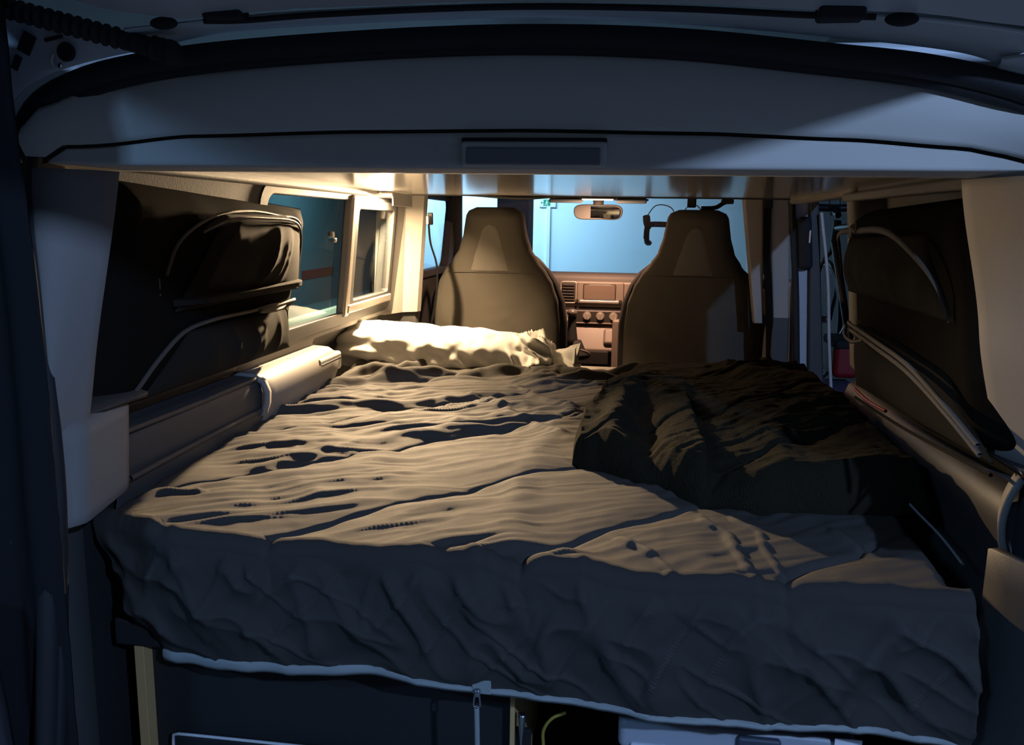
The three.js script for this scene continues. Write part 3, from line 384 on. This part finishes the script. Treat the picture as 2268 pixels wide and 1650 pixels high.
{
  const m = thing('mattress', 'pale sheeted mattress showing as a strip before the front seats', 'mattress', [-0.02, 1.042, -0.80]);
  put('mattress_body', new RoundedBoxGeometry(1.34, 0.155, 1.84, 6, 0.035).translate(0, 0, -0.04), M.sheet, m);
  put('seam_piping', tube(rrect(-0.665, -0.955, 0.665, 0.875, 0.05).map(([a, b]) => [a, 0.035, b]), 0.004, true, 160), M.sheet, m);
  const b = thing('bed_board', 'black bed board carrying the mattress', 'board', [-0.02, 0.925, -0.81]);
  put('board', box(1.40, 0.05, 1.86, 0, 0, 0, 0.006), M.black, b);
  const q = thing('quilt', 'wrinkled grey quilt spread over the bed and hanging over its end', 'quilt', [0, 0, 0]);
  put('quilt_cover', sheet(400, 600, (u, v) => quiltPoint(u, v), 0.004, [7, 10]), M.quilt, q);
  const hem = []; for (let i = 0; i <= 90; i++) hem.push(quiltPoint(i / 90, 1));
  const tapeW = x => pl([[-0.63, 0.020], [-0.56, 0.018], [-0.40, 0.015], [-0.3, 0.015], [-0.15, 0.009], [0.7, 0.008]], x);
  put('zip_tape', sheet(90, 3, (u, v) => { const i = u * 90, p = hem[Math.round(i)]; return [p[0], p[1] + 0.002 - v * tapeW(p[0]), p[2] + 0.002 + 0.003 * Math.sin(v * 3.1)]; }, 0.0025), M.zip, q);
  put('zip_teeth', tube(hem.map(p => [p[0], p[1] - tapeW(p[0]), p[2] + 0.002]), 0.0022, false, 180, 6), M.trimDark, q);
  const zp = quiltPoint(0.443, 1);
  put('zip_stop', box(0.030, 0.024, 0.005, zp[0] + 0.006, zp[1] + 0.004, zp[2] + 0.005, 0.002), M.zip, q);
  const sl = put('zip_slider', [box(0.010, 0.013, 0.010, zp[0], zp[1] - 0.004, zp[2] + 0.010, 0.003), tube([[zp[0] - 0.004, zp[1] - 0.008, zp[2] + 0.012], [zp[0] - 0.004, zp[1] - 0.026, zp[2] + 0.013], [zp[0] + 0.004, zp[1] - 0.026, zp[2] + 0.013], [zp[0] + 0.004, zp[1] - 0.008, zp[2] + 0.012]], 0.0016)], M.metal, q);
  put('pull_cord', tube([[zp[0], zp[1] - 0.026, zp[2] + 0.014], [zp[0] + 0.001, zp[1] - 0.06, zp[2] + 0.014], [zp[0] + 0.002, zp[1] - 0.12, zp[2] + 0.013]], 0.0042), M.zip, sl);
  // pillow
  const p = thing('pillow', 'white crumpled pillow lying across the far end of the bed', 'pillow', [-0.478, 1.188, -1.515]);
  const pillow = (U, Vv) => { const a = 2 * U - 1, th = Vv * Math.PI * 2; const w = 0.382, taper = Math.pow(Math.max(0, 1 - Math.pow(Math.abs(a), a < 0 ? 7 : 3.2)), 0.5); const hh = 0.090 * (0.30 + 0.70 * taper) * (1 - 0.10 * a), dd = 0.155 * (0.55 + 0.45 * taper);
    let x = a * w, y = hh * sgp(Math.sin(th), 0.9), z = dd * sgp(Math.cos(th), 0.9); const front = clamp(Math.cos(th)) * clamp(0.6 - Math.sin(th) * 0.7);
    const wr = (0.006 + 0.008 * front) * ns(x * 8 + 4, y * 16, z * 9) + 0.006 * ns(x * 24, y * 30, z * 20); const cr = -0.020 * front * Math.exp(-Math.pow((x - 0.10 + y * 1.4) / 0.035, 2)) - 0.012 * front * Math.pow(clamp(1 - 2.4 * Math.abs(ns(x * 9 + y * 9, y * 5, 31))), 2);
    const end = clamp(-a * 3 - 1.6) * 0.010 * Math.sin(th * 9 + 2) + clamp(a * 4 - 2.4) * (0.012 * Math.sin(th * 7) + 0.05 * Math.pow(clamp(1 - 2.2 * Math.abs(ns(x * 17, y * 16, z * 16 + 4))), 2) + 0.02 * ns(x * 40, y * 36, z * 36)); const k = 1 + (wr + cr + end) / 0.085; y = y * k; z = z * k; return [x, Math.max(y, -0.066 + 0.01 * Math.abs(a)) + 0.012 * a * -1, z]; };
  put('pillow_body', loft([...Array(111)].map((_, i) => [...Array(96)].map((_, j) => pillow(0.0 + i / 110, -j / 96)))), M.pillow, p);
  put('pillowcase_hem', sheet(40, 90, (u, v) => { const th = v * Math.PI * 2, g = 0.40 + 0.085 * u, fl = 0.55 + 0.5 * u; const r = 1 + 0.25 * Math.sin(th * 5 + 1 + u) * u + 0.16 * Math.sin(th * 11 + 3 * u) * u; return [g - 0.02 + 0.018 * ns(th * 2, u * 3) * u, Math.max(-0.068, 0.075 * fl * r * Math.sin(th) - 0.022 - 0.02 * u), 0.16 * fl * r * Math.cos(th) + 0.03 * u]; }, 0.002), M.pillow, p);
  // blanket heap
  const bl = thing('blanket', 'crumpled dark olive blanket heaped on the quilt near the open door', 'blanket', [0, 0, 0]);
  const zN = x => pl([[0.05, -0.33], [0.10, -0.28], [0.2, -0.19], [0.31, -0.105], [0.42, -0.068], [0.61, -0.09], [0.70, -0.12]], x), zF = x => pl([[0.05, -0.42], [0.085, -0.75], [0.11, -1.10], [0.2, -1.36], [0.36, -1.45], [0.55, -1.43], [0.70, -1.36]], x);
  const heap = (u, v) => { const x = lerp(0.055, 0.705, Math.pow(u, 1.25)), z = lerp(zN(x), zF(x), v); const ed = Math.min(1, 4 * Math.min(v, 1 - v) + 0), eu = Math.min(1, 9 * u);
    const nearF = Math.pow(clamp(v / 0.035), 0.5), farF = Math.pow(clamp((1 - v) / 0.06), 0.6), leftF = Math.pow(clamp(u / 0.05), 0.55), rightF = Math.pow(clamp((1 - u) / 0.03), 0.5);
    let H = 0.072 + 0.018 * sstep(0.4, 0.65, x) - 0.02 * sstep(0.6, 1, v); H -= 0.030 * sstep(0.42, 0.39, x) * sstep(0.28, 0.36, x) * 0; H += 0.022 * Math.exp(-Math.pow((x - 0.13 - 0.05 * v) / 0.028, 2)) * sstep(0.75, 0.4, v) ;
    H += -0.03 * Math.exp(-Math.pow((x - 0.21) / 0.03, 2)) * sstep(0.7, 0.35, v) + 0.012 * (x < 0.315 ? 1 : 0) * sstep(0.25, 0.31, x) * sstep(0.55, 0.3, v) - 0.020 * sstep(0.312, 0.325, x) * sstep(0.48, 0.3, x) * sstep(0.7, 0.4, v);
    H += 0.012 * ns(x * 7, z * 3.5, 40) + 0.005 * ns(x * 20, z * 12, 41) + 0.0022 * ns(x * 50, z * 50, 42) + 0.016 * Math.pow(clamp(1 - 2.5 * Math.abs(ns((x + z * 0.5) * 5, (x - z) * 1.5, 43))), 2) * sstep(0.4, 0.5, x);
    return [x + 0.012 * ns(z * 11, 4.4) * (1 - u), BEDY + 0.010 + quiltTop(x, z) * 0.8 + H * nearF * farF * leftF * rightF, z + 0.010 * ns(x * 14, 9.1) * (1 - v)]; };
  put('blanket_body', sheet(180, 260, heap, 0.006, [3, 5]), M.blanket, bl);
  put('blanket_cord', tube([[0.655, 1.18, -0.16], [0.668, 1.165, -0.08], [0.678, 1.155, 0.0], [0.685, 1.14, 0.08]], 0.0022), M.zip, bl);
}
// ---------------------------------------------------------------- bags hung in front of the rear windows
const bulge = (a, b, p = 0.35) => Math.pow(clamp(a), p) * Math.pow(clamp(b), p);
function sideSheet(side, X, pts, depth, nu, nv, wr, soft = false, thick = 0.004) {   // pts(u, v) -> [z, y]; bulges from the side wall towards the middle of the van
  return sheet(nu, nv, (u, v) => { const [z, y] = pts(u, v); const e = soft ? Math.pow(Math.sin(Math.PI * clamp(u, 0.0001, 0.9999)) * Math.sin(Math.PI * clamp(v, 0.0001, 0.9999)), 0.55) : bulge(9 * Math.min(u, 1 - u), 9 * Math.min(v, 1 - v), 0.5); return [side * (X - depth * e - (wr ? wr(z, y) * e : 0)), y, z]; }, side * -thick);
}
const quad = (c) => (u, v) => [lerp(lerp(c[0][0], c[1][0], u), lerp(c[3][0], c[2][0], u), v), lerp(lerp(c[0][1], c[1][1], u), lerp(c[3][1], c[2][1], u), v)];   // corners (z, y): low near, low far, top far, top near
{
  const t = thing('window_bag', 'black window bag with slack pockets hung beside the sliding window', 'window bag', [0, 0, 0]);
  const L = quad([[0.136, 1.297], [-0.707, 1.297], [-0.918, 1.676], [0.078, 1.726]]);
  put('bag_body', sideSheet(-1, 0.772, L, 0.057, 60, 40, (z, y) => 0.006 * ns(z * 6, y * 6, 50)), M.bag, t);
  put('bag_back', sideSheet(-1, 0.780, L, 0.004, 20, 14), M.bag, t);
  // top edge band
  const up = quad([[-0.128, 1.466], [-0.739, 1.466], [-0.760, 1.634], [-0.349, 1.650]]);
  const k1 = put('upper_pocket', sideSheet(-1, 0.712, up, 0.030, 60, 40, (z, y) => 0.011 * Math.pow(clamp(1 - 3 * Math.abs(ns((z + 0.9 * y) * 7, y * 1.5, 52))), 2) * sstep(1.47, 1.53, y) + 0.004 * ns(z * 12, y * 10, 53), true), M.bagPocket, t);
  const PX = -0.634;
  put('piping', tube([[-0.714, 1.539, -0.107], [-0.713, 1.597, -0.154], [-0.711, 1.648, -0.286], [-0.710, 1.663, -0.455], [-0.711, 1.655, -0.623], [-0.713, 1.637, -0.765], [-0.716, 1.587, -0.783]], 0.0035, false, 60), M.piping, k1);
  put('pocket_edge', tube([[-0.709, 1.618, -0.244], [-0.704, 1.644, -0.360], [-0.700, 1.648, -0.518], [-0.702, 1.633, -0.729], [-0.713, 1.597, -0.775], [-0.716, 1.534, -0.762], [-0.717, 1.471, -0.745]], 0.0032, false, 60), M.piping, k1);
  put('pocket_mouth', sideSheet(-1, 0.708, quad([[-0.254, 1.627], [-0.739, 1.635], [-0.665, 1.656], [-0.328, 1.656]]), 0.004, 20, 6), M.bagIn, k1);
  put('strap', sideSheet(-1, 0.715, quad([[-0.128, 1.476], [-0.739, 1.476], [-0.744, 1.492], [-0.128, 1.492]]), 0.04, 40, 8), M.bagPocket, k1);
  const lo = quad([[0.004, 1.318], [-0.681, 1.318], [-0.660, 1.429], [-0.180, 1.423]]);
  const k2 = put('lower_pocket', sideSheet(-1, 0.714, lo, 0.030, 60, 36, (z, y) => 0.008 * Math.pow(clamp(1 - 3 * Math.abs(ns(z * 9, y * 2, 54))), 2) + 0.003 * ns(z * 14, y * 9, 55), true), M.bagPocket, t);
  put('piping', tube([[-0.716, 1.336, 0.015], [-0.714, 1.386, -0.070], [-0.712, 1.423, -0.154], [-0.709, 1.435, -0.254], [-0.707, 1.436, -0.444], [-0.709, 1.436, -0.602], [-0.714, 1.418, -0.661], [-0.717, 1.365, -0.671], [-0.718, 1.329, -0.681]], 0.0045, false, 70), M.piping, k2);
  put('pull_loop', tube([[-0.690, 1.436, -0.455], [-0.676, 1.441, -0.518], [-0.672, 1.448, -0.602], [-0.680, 1.446, -0.634], [-0.688, 1.433, -0.602], [-0.690, 1.430, -0.518]], 0.0045, true, 50), M.piping, k2);
  put('stitch_patch', [box(0.003, 0.02, 0.003, -0.718, 1.524, -0.088, 0.001), box(0.003, 0.004, 0.004, -0.718, 1.503, -0.088, 0.001)], M.piping, t);
}
{
  const t = thing('window_bag', 'black window bag with two zipped pockets hung next to the open door', 'window bag', [0, 0, 0]);
  const L = quad([[0.20, 1.315], [-0.56, 1.275], [-0.86, 1.69], [0.02, 1.712]]);
  put('bag_body', sideSheet(1, 0.755, L, 0.085, 60, 40, (z, y) => 0.006 * ns(z * 6, y * 6, 60)), M.bag, t);
  put('bag_back', sideSheet(1, 0.765, L, 0.004, 20, 14), M.bag, t);
  const k1 = put('upper_pocket', sideSheet(1, 0.673, quad([[-0.02, 1.50], [-0.70, 1.50], [-0.73, 1.625], [-0.20, 1.64]]), 0.045, 60, 40, (z, y) => 0.009 * Math.pow(clamp(1 - 3 * Math.abs(ns(z * 8, y * 2, 62))), 2) + 0.004 * ns(z * 12, y * 10, 63), true), M.bagPocket, t);
  put('zip_band', sheet(40, 4, (u, v) => { const c = new THREE.CatmullRomCurve3([V(0.664, 1.54, -0.735), V(0.645, 1.60, -0.70), V(0.622, 1.632, -0.62), V(0.614, 1.642, -0.42), V(0.62, 1.640, -0.24), V(0.636, 1.602, -0.13), V(0.654, 1.555, -0.06), V(0.666, 1.505, -0.025)]).getPoint(u); const dz = (u - 0.5) * 0.012; return [c.x - 0.004 * Math.sin(v * Math.PI), c.y + (v - 0.5) * 0.013, c.z - dz * v]; }, 0.003), M.piping, k1);
  put('pull_loop', new THREE.TorusGeometry(0.010, 0.0032, 8, 20).rotateY(Math.PI / 2).translate(0.610, 1.650, -0.43), M.piping, k1);
  put('pull_tab', box(0.006, 0.022, 0.028, 0.612, 1.638, -0.47, 0.003), M.piping, k1);
  const k2 = put('lower_pocket', sideSheet(1, 0.673, quad([[0.165, 1.325], [-0.56, 1.30], [-0.60, 1.45], [-0.02, 1.42]]), 0.040, 60, 36, (z, y) => 0.006 * ns(z * 9, y * 6, 64), true), M.bagPocket, t);
  for (const o of [0, 0.011]) put('zip_band', tube([[0.668, 1.40 - o, -0.61], [0.650, 1.435 - o, -0.57], [0.628, 1.445 - o, -0.48], [0.620, 1.438 - o, -0.25], [0.624, 1.422 - o, -0.06], [0.640, 1.385 - o, 0.06 + o], [0.660, 1.345 - o, 0.145 + o]], 0.0042, false, 60), M.piping, k2);
  put('pull_tab', tube([[0.625, 1.44, -0.50], [0.612, 1.425, -0.45], [0.612, 1.42, -0.38], [0.618, 1.43, -0.33]], 0.0035), M.piping, k2);
  put('red_stitch', tube([[0.668, 1.292, -0.55], [0.664, 1.290, -0.42], [0.664, 1.296, -0.30]], 0.0035), M.red, t);
  put('side_piping', tube([[0.668, 1.275, -0.54], [0.664, 1.289, -0.2], [0.668, 1.312, 0.18]], 0.003, false, 40), M.bagPocket, t);
  put('edge_loop', tube([[0.745, 1.63, -0.83], [0.735, 1.585, -0.905], [0.738, 1.54, -0.90], [0.745, 1.50, -0.80]], 0.006, false, 40), M.piping, t);
}
// ---------------------------------------------------------------- front seats
const seatW = [[1.05, 0.29], [1.2, 0.29], [1.30, 0.280], [1.38, 0.255], [1.43, 0.228], [1.48, 0.190], [1.53, 0.158], [1.60, 0.138], [1.65, 0.130], [1.68, 0.124], [1.70, 0.110], [1.71, 0.085]];
function seatBack(w, y) { const k = clamp(Math.abs(w)); return 0.115 * Math.pow(1 - Math.pow(k, 3), 0.5) * (y > 1.66 ? Math.sqrt(clamp((1.722 - y) / 0.062)) * 0.5 + 0.5 : 1); }
function makeSeat(name, label, x, z) {
  const t = thing(name, label, 'seat', [x, 0, z], 'front seats');
  const lean = y => -0.03 * (1.4 - y) / 0.3;
  const rings = []; const N = 64;
  for (const y of [...Array(46)].map((_, i) => 0.95 + i * 0.0169)) { const yy = Math.min(y, 1.708), w = pl(seatW, yy) * (yy > 1.70 ? 0.9 : 1); const low = sstep(1.42, 1.2, yy);
    rings.push([...Array(N)].map((_, i) => { const a = -i * 2 * Math.PI / N, cx = sgp(Math.cos(a), 0.72), cz = sgp(Math.sin(a), 0.8); const px = w * cx; let pz = 0.085 * cz * (yy > 1.68 ? 0.75 : 1); if (cz > 0) pz += low * (0.010 * Math.pow(clamp(1 - 2.5 * Math.abs(ns((px * 0.9 + (yy - 1.2) * 0.7) * 9 + x * 5, (px - yy) * 1.5, 70))), 2) + 0.006 * ns(px * 12, yy * 8 + x * 9, 71)); return [px, yy, pz + lean(yy)]; })); }
  put('seat_cover', loft(rings), M.seat, t);
  const insetW = v => pl([[0, 0.098], [0.25, 0.082], [0.6, 0.060], [0.85, 0.046], [0.96, 0.03], [1, 0.012]], v);
  put('back_inset', sheet(16, 24, (u, v) => { const y = lerp(1.437, 1.635, v), px = (2 * u - 1) * insetW(v) - 0.01; return [px, y, 0.0885 + lean(y) - 0.012 * Math.pow(Math.abs(2 * u - 1), 4)]; }, 0.006), M.seatInset, t);
  put('cover_seam', tube([[-0.20, 1.43, 0.072 + lean(1.43)], [-0.1, 1.432, 0.088 + lean(1.43)], [0.09, 1.432, 0.088 + lean(1.43)], [0.19, 1.43, 0.074 + lean(1.43)]], 0.0016), M.seat, t);
  for (const s of [-1, 1]) { put('bolster', loft([0.98, 1.1, 1.2, 1.3, 1.38, 1.44, 1.48].map((y, j) => { const w = pl(seatW, y) - 0.012, r = [0.05, 0.055, 0.055, 0.05, 0.045, 0.035, 0.012][j]; return [...Array(14)].map((_, i) => { const a = -i * Math.PI / 7; return [s * w + r * 0.7 * Math.cos(a), y, -0.07 + r * 1.4 * Math.sin(a) + lean(y)]; }); })), M.seatSide, t); }
  put('seat_cushion', box(0.52, 0.16, 0.5, 0, 0.92, -0.25, 0.06), M.seatSide, t);
  put('seat_base', box(0.42, 0.28, 0.42, 0, 0.715, -0.2, 0.03), M.black, t);
  return t;
}
const seatA = makeSeat('front_seat', 'lit brown front seat with built-in headrest behind the white pillow', -0.43, -2.29);
makeSeat('front_seat', 'front seat in deep shadow next to the open sliding door', 0.43, -2.29);
// ---------------------------------------------------------------- dashboard and cab
{
  const t = thing('dashboard', 'grey dashboard with vent, screen and round knobs between the seats', 'dashboard', [0, 0, -3.1]);
  put('dash_top', loft([-0.84, -0.8, -0.3, 0, 0.3, 0.8, 0.84].map(x => [[1.30, -0.02], [1.355, 0.0], [1.375, -0.03], [1.38, -0.2], [1.34, -0.5], [1.2, -0.5], [1.2, -0.05]].map(([y, z]) => [x, y, z - 0.05 * x * x]))), M.dashTop, t);
  put('dash_face', [box(0.72, 0.15, 0.05, 0.62, 1.25, -0.05, 0.02), box(0.55, 0.15, 0.05, -0.53, 1.25, -0.05, 0.02)], M.dashDark, t);
  const cp = put('centre_panel', box(0.40, 0.135, 0.05, -0.005, 1.275, -0.015, 0.012), M.dash, t);
  put('air_vent', [box(0.075, 0.105, 0.012, -0.165, 1.283, 0.012, 0.006)], M.dashDark, cp);
  for (let k = 0; k < 6; k++) put('vent_slat', box(0.062, 0.004, 0.012, -0.165, 1.245 + k * 0.0155, 0.018, 0.0015, [0.5, 0, 0]), M.dashDark, cp);
  put('vent_frame', tube(rrect(-0.205, 1.228, -0.125, 1.338, 0.008).map(([a, b]) => [a, b, 0.014]), 0.004, true, 80), M.silver, cp);
  put('screen_bezel', box(0.245, 0.115, 0.014, 0.005, 1.283, 0.011, 0.006), M.dash, cp);
  put('screen_glass', box(0.165, 0.078, 0.008, 0.0, 1.289, 0.016, 0.003), M.screen, cp);
  put('screen_border', tube(rrect(-0.084, 1.249, 0.084, 1.329, 0.005).map(([a, b]) => [a, b, 0.018]), 0.003, true, 80), M.dashDark, cp);
  put('screen_ledge', box(0.21, 0.016, 0.018, 0, 1.237, 0.018, 0.005), M.silver, cp);
  for (const x of [-0.117, 0.112]) put('screen_knob', cyl(0.008, 0.009, 0.012, x, 1.241, 0.022, [Math.PI / 2, 0, 0]), M.dashDark, cp);
  put('bulkhead', box(1.7, 1.0, 0.03, 0, 0.82, -0.42, 0.01), M.black, t);
  put('storage_slot', box(0.36, 0.03, 0.03, 0, 1.197, -0.01, 0.008), M.dashDark, t);
  const cl = put('climate_panel', box(0.37, 0.075, 0.04, -0.01, 1.155, -0.005, 0.012), M.dashDark, t);
  for (const x of [-0.062, 0.008, 0.078]) { const k = put('knob', [cyl(0.018, 0.020, 0.022, x, 1.160, 0.022, [Math.PI / 2, 0, 0]), box(0.005, 0.03, 0.008, x, 1.16, 0.034, 0.002)], M.silver, cl); put('knob_ring', new THREE.TorusGeometry(0.021, 0.0025, 8, 28).translate(x, 1.160, 0.016), M.dash, k); }
  put('button_block', box(0.07, 0.045, 0.012, -0.165, 1.163, 0.016, 0.004), M.dash, cl);
  put('trim_line', box(0.35, 0.008, 0.012, -0.005, 1.122, 0.016, 0.003), M.dash, t);
  put('lower_panel', sheet(8, 10, (u, v) => [lerp(-0.20, 0.19, u), lerp(0.98, 1.115, v), 0.075 - 0.075 * v], 0.02), M.dash, t);
  put('glove_tray', [box(0.12, 0.09, 0.03, 0.09, 1.055, 0.045, 0.02, [-0.5, 0, 0])], M.dash, t);
  put('lower_recess', box(0.20, 0.075, 0.05, -0.04, 0.945, 0.06, 0.008), M.black, t);
  put('lower_console', [box(0.05, 0.6, 0.08, 0.10, 0.85, 0.05, 0.012), box(0.06, 0.6, 0.08, -0.175, 0.85, 0.05, 0.012), box(0.2, 0.4, 0.06, -0.04, 0.70, 0.03, 0.01)], M.dash, t);
  const g = thing('gear_lever', 'black gear lever with a round knob in front of the dash', 'gear lever', [-0.13, 1.02, -2.93]);
  put('lever_knob', new THREE.SphereGeometry(0.026, 24, 16).scale(1.05, 0.8, 1).translate(0, 0.172, 0.012), mat([0.10, 0.09, 0.09], 0.2), g);
  put('lever_shaft', loft([[0, 0.035], [0.04, 0.03], [0.1, 0.022], [0.155, 0.022]].map(([y, r]) => [...Array(14)].map((_, i) => [r * Math.cos(-i * Math.PI / 7), y, r * Math.sin(-i * Math.PI / 7)]))), M.black, g);
  put('lever_boot', loft([[-0.06, 0.075], [-0.04, 0.07], [-0.01, 0.05], [0.03, 0.032]].map(([y, r]) => [...Array(24)].map((_, i) => [(r + 0.004 * Math.sin(i * 2.1)) * Math.cos(-i * Math.PI / 12) + 0.015, y, (r * 0.8) * Math.sin(-i * Math.PI / 12)]))), M.black, g);
  put('boot_ring', new THREE.TorusGeometry(0.078, 0.006, 8, 40).rotateX(Math.PI / 2 - 0.5).translate(0.018, -0.045, 0.01), M.dash, g);
  const w = thing('steering_wheel', 'dark steering wheel rim peeping out past the lit front seat', 'steering wheel', [-0.43, 1.33, -2.78]);
  put('wheel_rim', new THREE.TorusGeometry(0.19, 0.015, 12, 60).rotateX(-0.5), M.black, w);
  put('wheel_hub', new THREE.SphereGeometry(0.07, 20, 12).scale(1, 1, 0.4).rotateX(-0.5), M.black, w);
  for (const a of [0, Math.PI, -Math.PI / 2]) put('spoke', box(0.13, 0.03, 0.014, 0.12, 0, 0, 0.005).rotateZ(a).rotateX(-0.5), M.black, w);
  put('column', cyl(0.035, 0.04, 0.3, 0, -0.07, -0.13, [1.07, 0, 0]), M.black, w);
  const r = thing('rear_view_mirror', 'rear view mirror below the lit console at the windscreen', 'mirror', [-0.018, 1.702, -3.0]);
  const mo = smooth([[-0.118, 0.018], [-0.10, 0.031], [0, 0.034], [0.10, 0.031], [0.118, 0.018], [0.114, -0.018], [0.095, -0.030], [0, -0.031], [-0.095, -0.030], [-0.114, -0.018]]);
  put('mirror_housing', extrude(mo, 0.022, 0.005).translate(0, 0, -0.025), M.trimDark, r);
  put('mirror_glass', extrude(mo.map(([a, b]) => [a * 0.93, b * 0.88]), 0.002, 0.0008).translate(0, 0, 0.003).rotateY(-0.10), M.mirror, r);
  put('mirror_arm', loft([[0.03, 0.022], [0.05, 0.02], [0.08, 0.026]].map(([y, q]) => [...Array(12)].map((_, i) => [q * 1.3 * Math.cos(-i * Math.PI / 6), y, q * 0.6 * Math.sin(-i * Math.PI / 6) - 0.012]))), M.trimDark, r);
  for (const [x, w2, l] of [[-0.178, 0.17, 'grey sun visor on the steering wheel side of the console'], [0.150, 0.15, 'grey sun visor above the shadowed front seat']]) { const v = thing('sun_visor', l, 'sun visor', [x, 1.764, -2.98], 'sun visors'); put('visor_flap', box(w2, 0.022, 0.14, 0, 0, 0, 0.01, [0.12, 0, 0]), M.visor, v); put('visor_pin', tube([[-w2 / 2 + 0.02, 0.002, -0.07], [w2 / 2 + 0.01, 0.004, -0.075]], 0.005), M.trimDark, v); }
  const sb = thing('seat_belt', 'black seat belt hanging from the lit pillar', 'seat belt', [-0.66, 1.65, -1.99]);
  put('webbing', sheet(2, 24, (u, v) => { const p = new THREE.CatmullRomCurve3([V(0, 0, 0), V(0.008, -0.09, 0.0), V(0.034, -0.18, 0.0), V(0.03, -0.30, -0.01), V(0.0, -0.45, -0.03)]).getPoint(v); return [p.x + (u - 0.5) * 0.018, p.y, p.z + (u - 0.5) * 0.045]; }, 0.0015), M.belt, sb);
  put('belt_loop', box(0.012, 0.035, 0.05, 0, 0.0, 0.0, 0.004), M.silver, sb);
  const sb2 = thing('seat_belt', 'black seat belt between the pillar trims of the open door', 'seat belt', [0.672, 1.70, -2.0]);
  put('webbing', sheet(2, 20, (u, v) => { const p = new THREE.CatmullRomCurve3([V(-0.002, 0.03, 0), V(0.006, -0.15, 0.0), V(0.028, -0.35, 0.0), V(0.05, -0.6, -0.02)]).getPoint(v); return [p.x + (u - 0.5) * 0.024, p.y, p.z + (u - 0.5) * 0.02]; }, 0.0015), M.belt, sb2);
  put('belt_loop', box(0.03, 0.03, 0.02, 0, 0.03, 0.002, 0.004), M.black, sb2);
  const ph = thing('headrest_mount', 'black mount rising from the shadowed headrest to the roof', 'mount', [0.40, 1.72, -2.25]);
  put('mount_post', box(0.036, 0.075, 0.03, 0, 0.035, 0, 0.006), M.black, ph); put('mount_arm', tube([[0.04, -0.005, 0], [0.10, 0.0, 0], [0.13, 0.018, 0], [0.16, 0.028, 0]], 0.009), M.black, ph); put('mount_pad', box(0.05, 0.02, 0.03, 0.145, 0.024, 0, 0.006), M.black, ph);
  const wb = thing('rail_end', 'white end piece of a rail on the armrest beside the pillow', 'rail', [-0.742, 1.222, -1.02]);
  put('rail_body', extrude(rrect(-0.026, -0.026, 0.026, 0.026, 0.008), 0.17, 0.002).translate(0, 0, -0.05), M.white, wb);
  put('rail_groove', box(0.004, 0.006, 0.165, 0.0275, 0.008, 0.035, 0.001), M.trimDark, wb);
}
// ---------------------------------------------------------------- below the bed
{
  const z = 0.11;
  const c = thing('cabinet', 'black cabinet with a plywood side edge under the hanging quilt', 'cabinet', [-0.35, 0.55, z - 0.2]);
  put('side_panel', box(0.018, 0.345, 0.40, -0.331, 0.175, 0.0, 0.001), M.wood, c);
  put('side_panel', box(0.008, 0.345, 0.40, 0.342, 0.175, 0.0, 0.001), M.wood, c);
  put('cabinet_body', box(0.66, 0.34, 0.37, 0.008, 0.172, -0.01, 0.003), M.black, c);
  const d = put('drawer', box(0.46, 0.155, 0.02, -0.05, 0.095, 0.185, 0.003), M.black, c);
  put('drawer_edge', tube(rrect(-0.278, 0.02, 0.17, 0.178, 0.006).map(([a, b]) => [a, b, 0.196]), 0.0028, true, 80), M.paint, d);
  const k = thing('cable_loop', 'yellow and red cable loop hanging beside the cabinet', 'cable', [0.062, 0.80, z]);
  put('cable', tube([[0.02, 0.045, 0], [-0.002, 0.035, 0.004], [-0.016, 0.012, 0.004], [-0.016, -0.02, 0.002]], 0.0028, false, 30), M.yellow, k);
  put('cable_end', tube([[-0.016, -0.02, 0.002], [-0.010, -0.05, 0], [0.004, -0.08, 0]], 0.003), M.red, k);
  const b = thing('bolt', 'grey steel bolt standing just beside the cabinet edge', 'bolt', [0.008, 0.80, z]);
  put('shank', loft([[-0.03, 0.002], [-0.01, 0.003], [0.03, 0.007], [0.035, 0.007]].map(([y, r]) => [...Array(12)].map((_, i) => [r * Math.cos(-i * Math.PI / 6), y, r * Math.sin(-i * Math.PI / 6)]))), M.metal, b); put('washer', cyl(0.010, 0.010, 0.004, 0, -0.034, 0), M.metal, b); put('bracket', box(0.03, 0.25, 0.01, 0, -0.125, -0.014, 0.002), M.black, b);
  const s = thing('storage_box', 'pale plastic storage box with a white label under the bed', 'storage box', [0.36, 0.58, z - 0.22]);
  put('box_body', extrude(rrect(-0.17, 0, 0.17, 0.21, 0.015), 0.36, 0.004).translate(0, 0, -0.16), M.boxwhite, s);
  put('box_lid', box(0.38, 0.055, 0.40, 0, 0.235, 0.02, 0.012), mat([0.34, 0.37, 0.42], 0.4), s);
  put('lid_rim', box(0.30, 0.018, 0.012, -0.02, 0.215, 0.22, 0.004), M.boxwhite, s);
  put('lid_clip', box(0.07, 0.06, 0.014, 0.035, 0.225, 0.222, 0.006), mat([0.05, 0.06, 0.09], 0.5), s);
  put('lid_button', cyl(0.006, 0.006, 0.006, -0.115, 0.205, 0.225, [Math.PI / 2, 0, 0]), M.black, s);
  put('label', box(0.042, 0.035, 0.002, 0.172, 0.252, 0.226, 0.0005), mat([0.8, 0.8, 0.85], 0.6), s);
}
renderer.render(scene, camera);
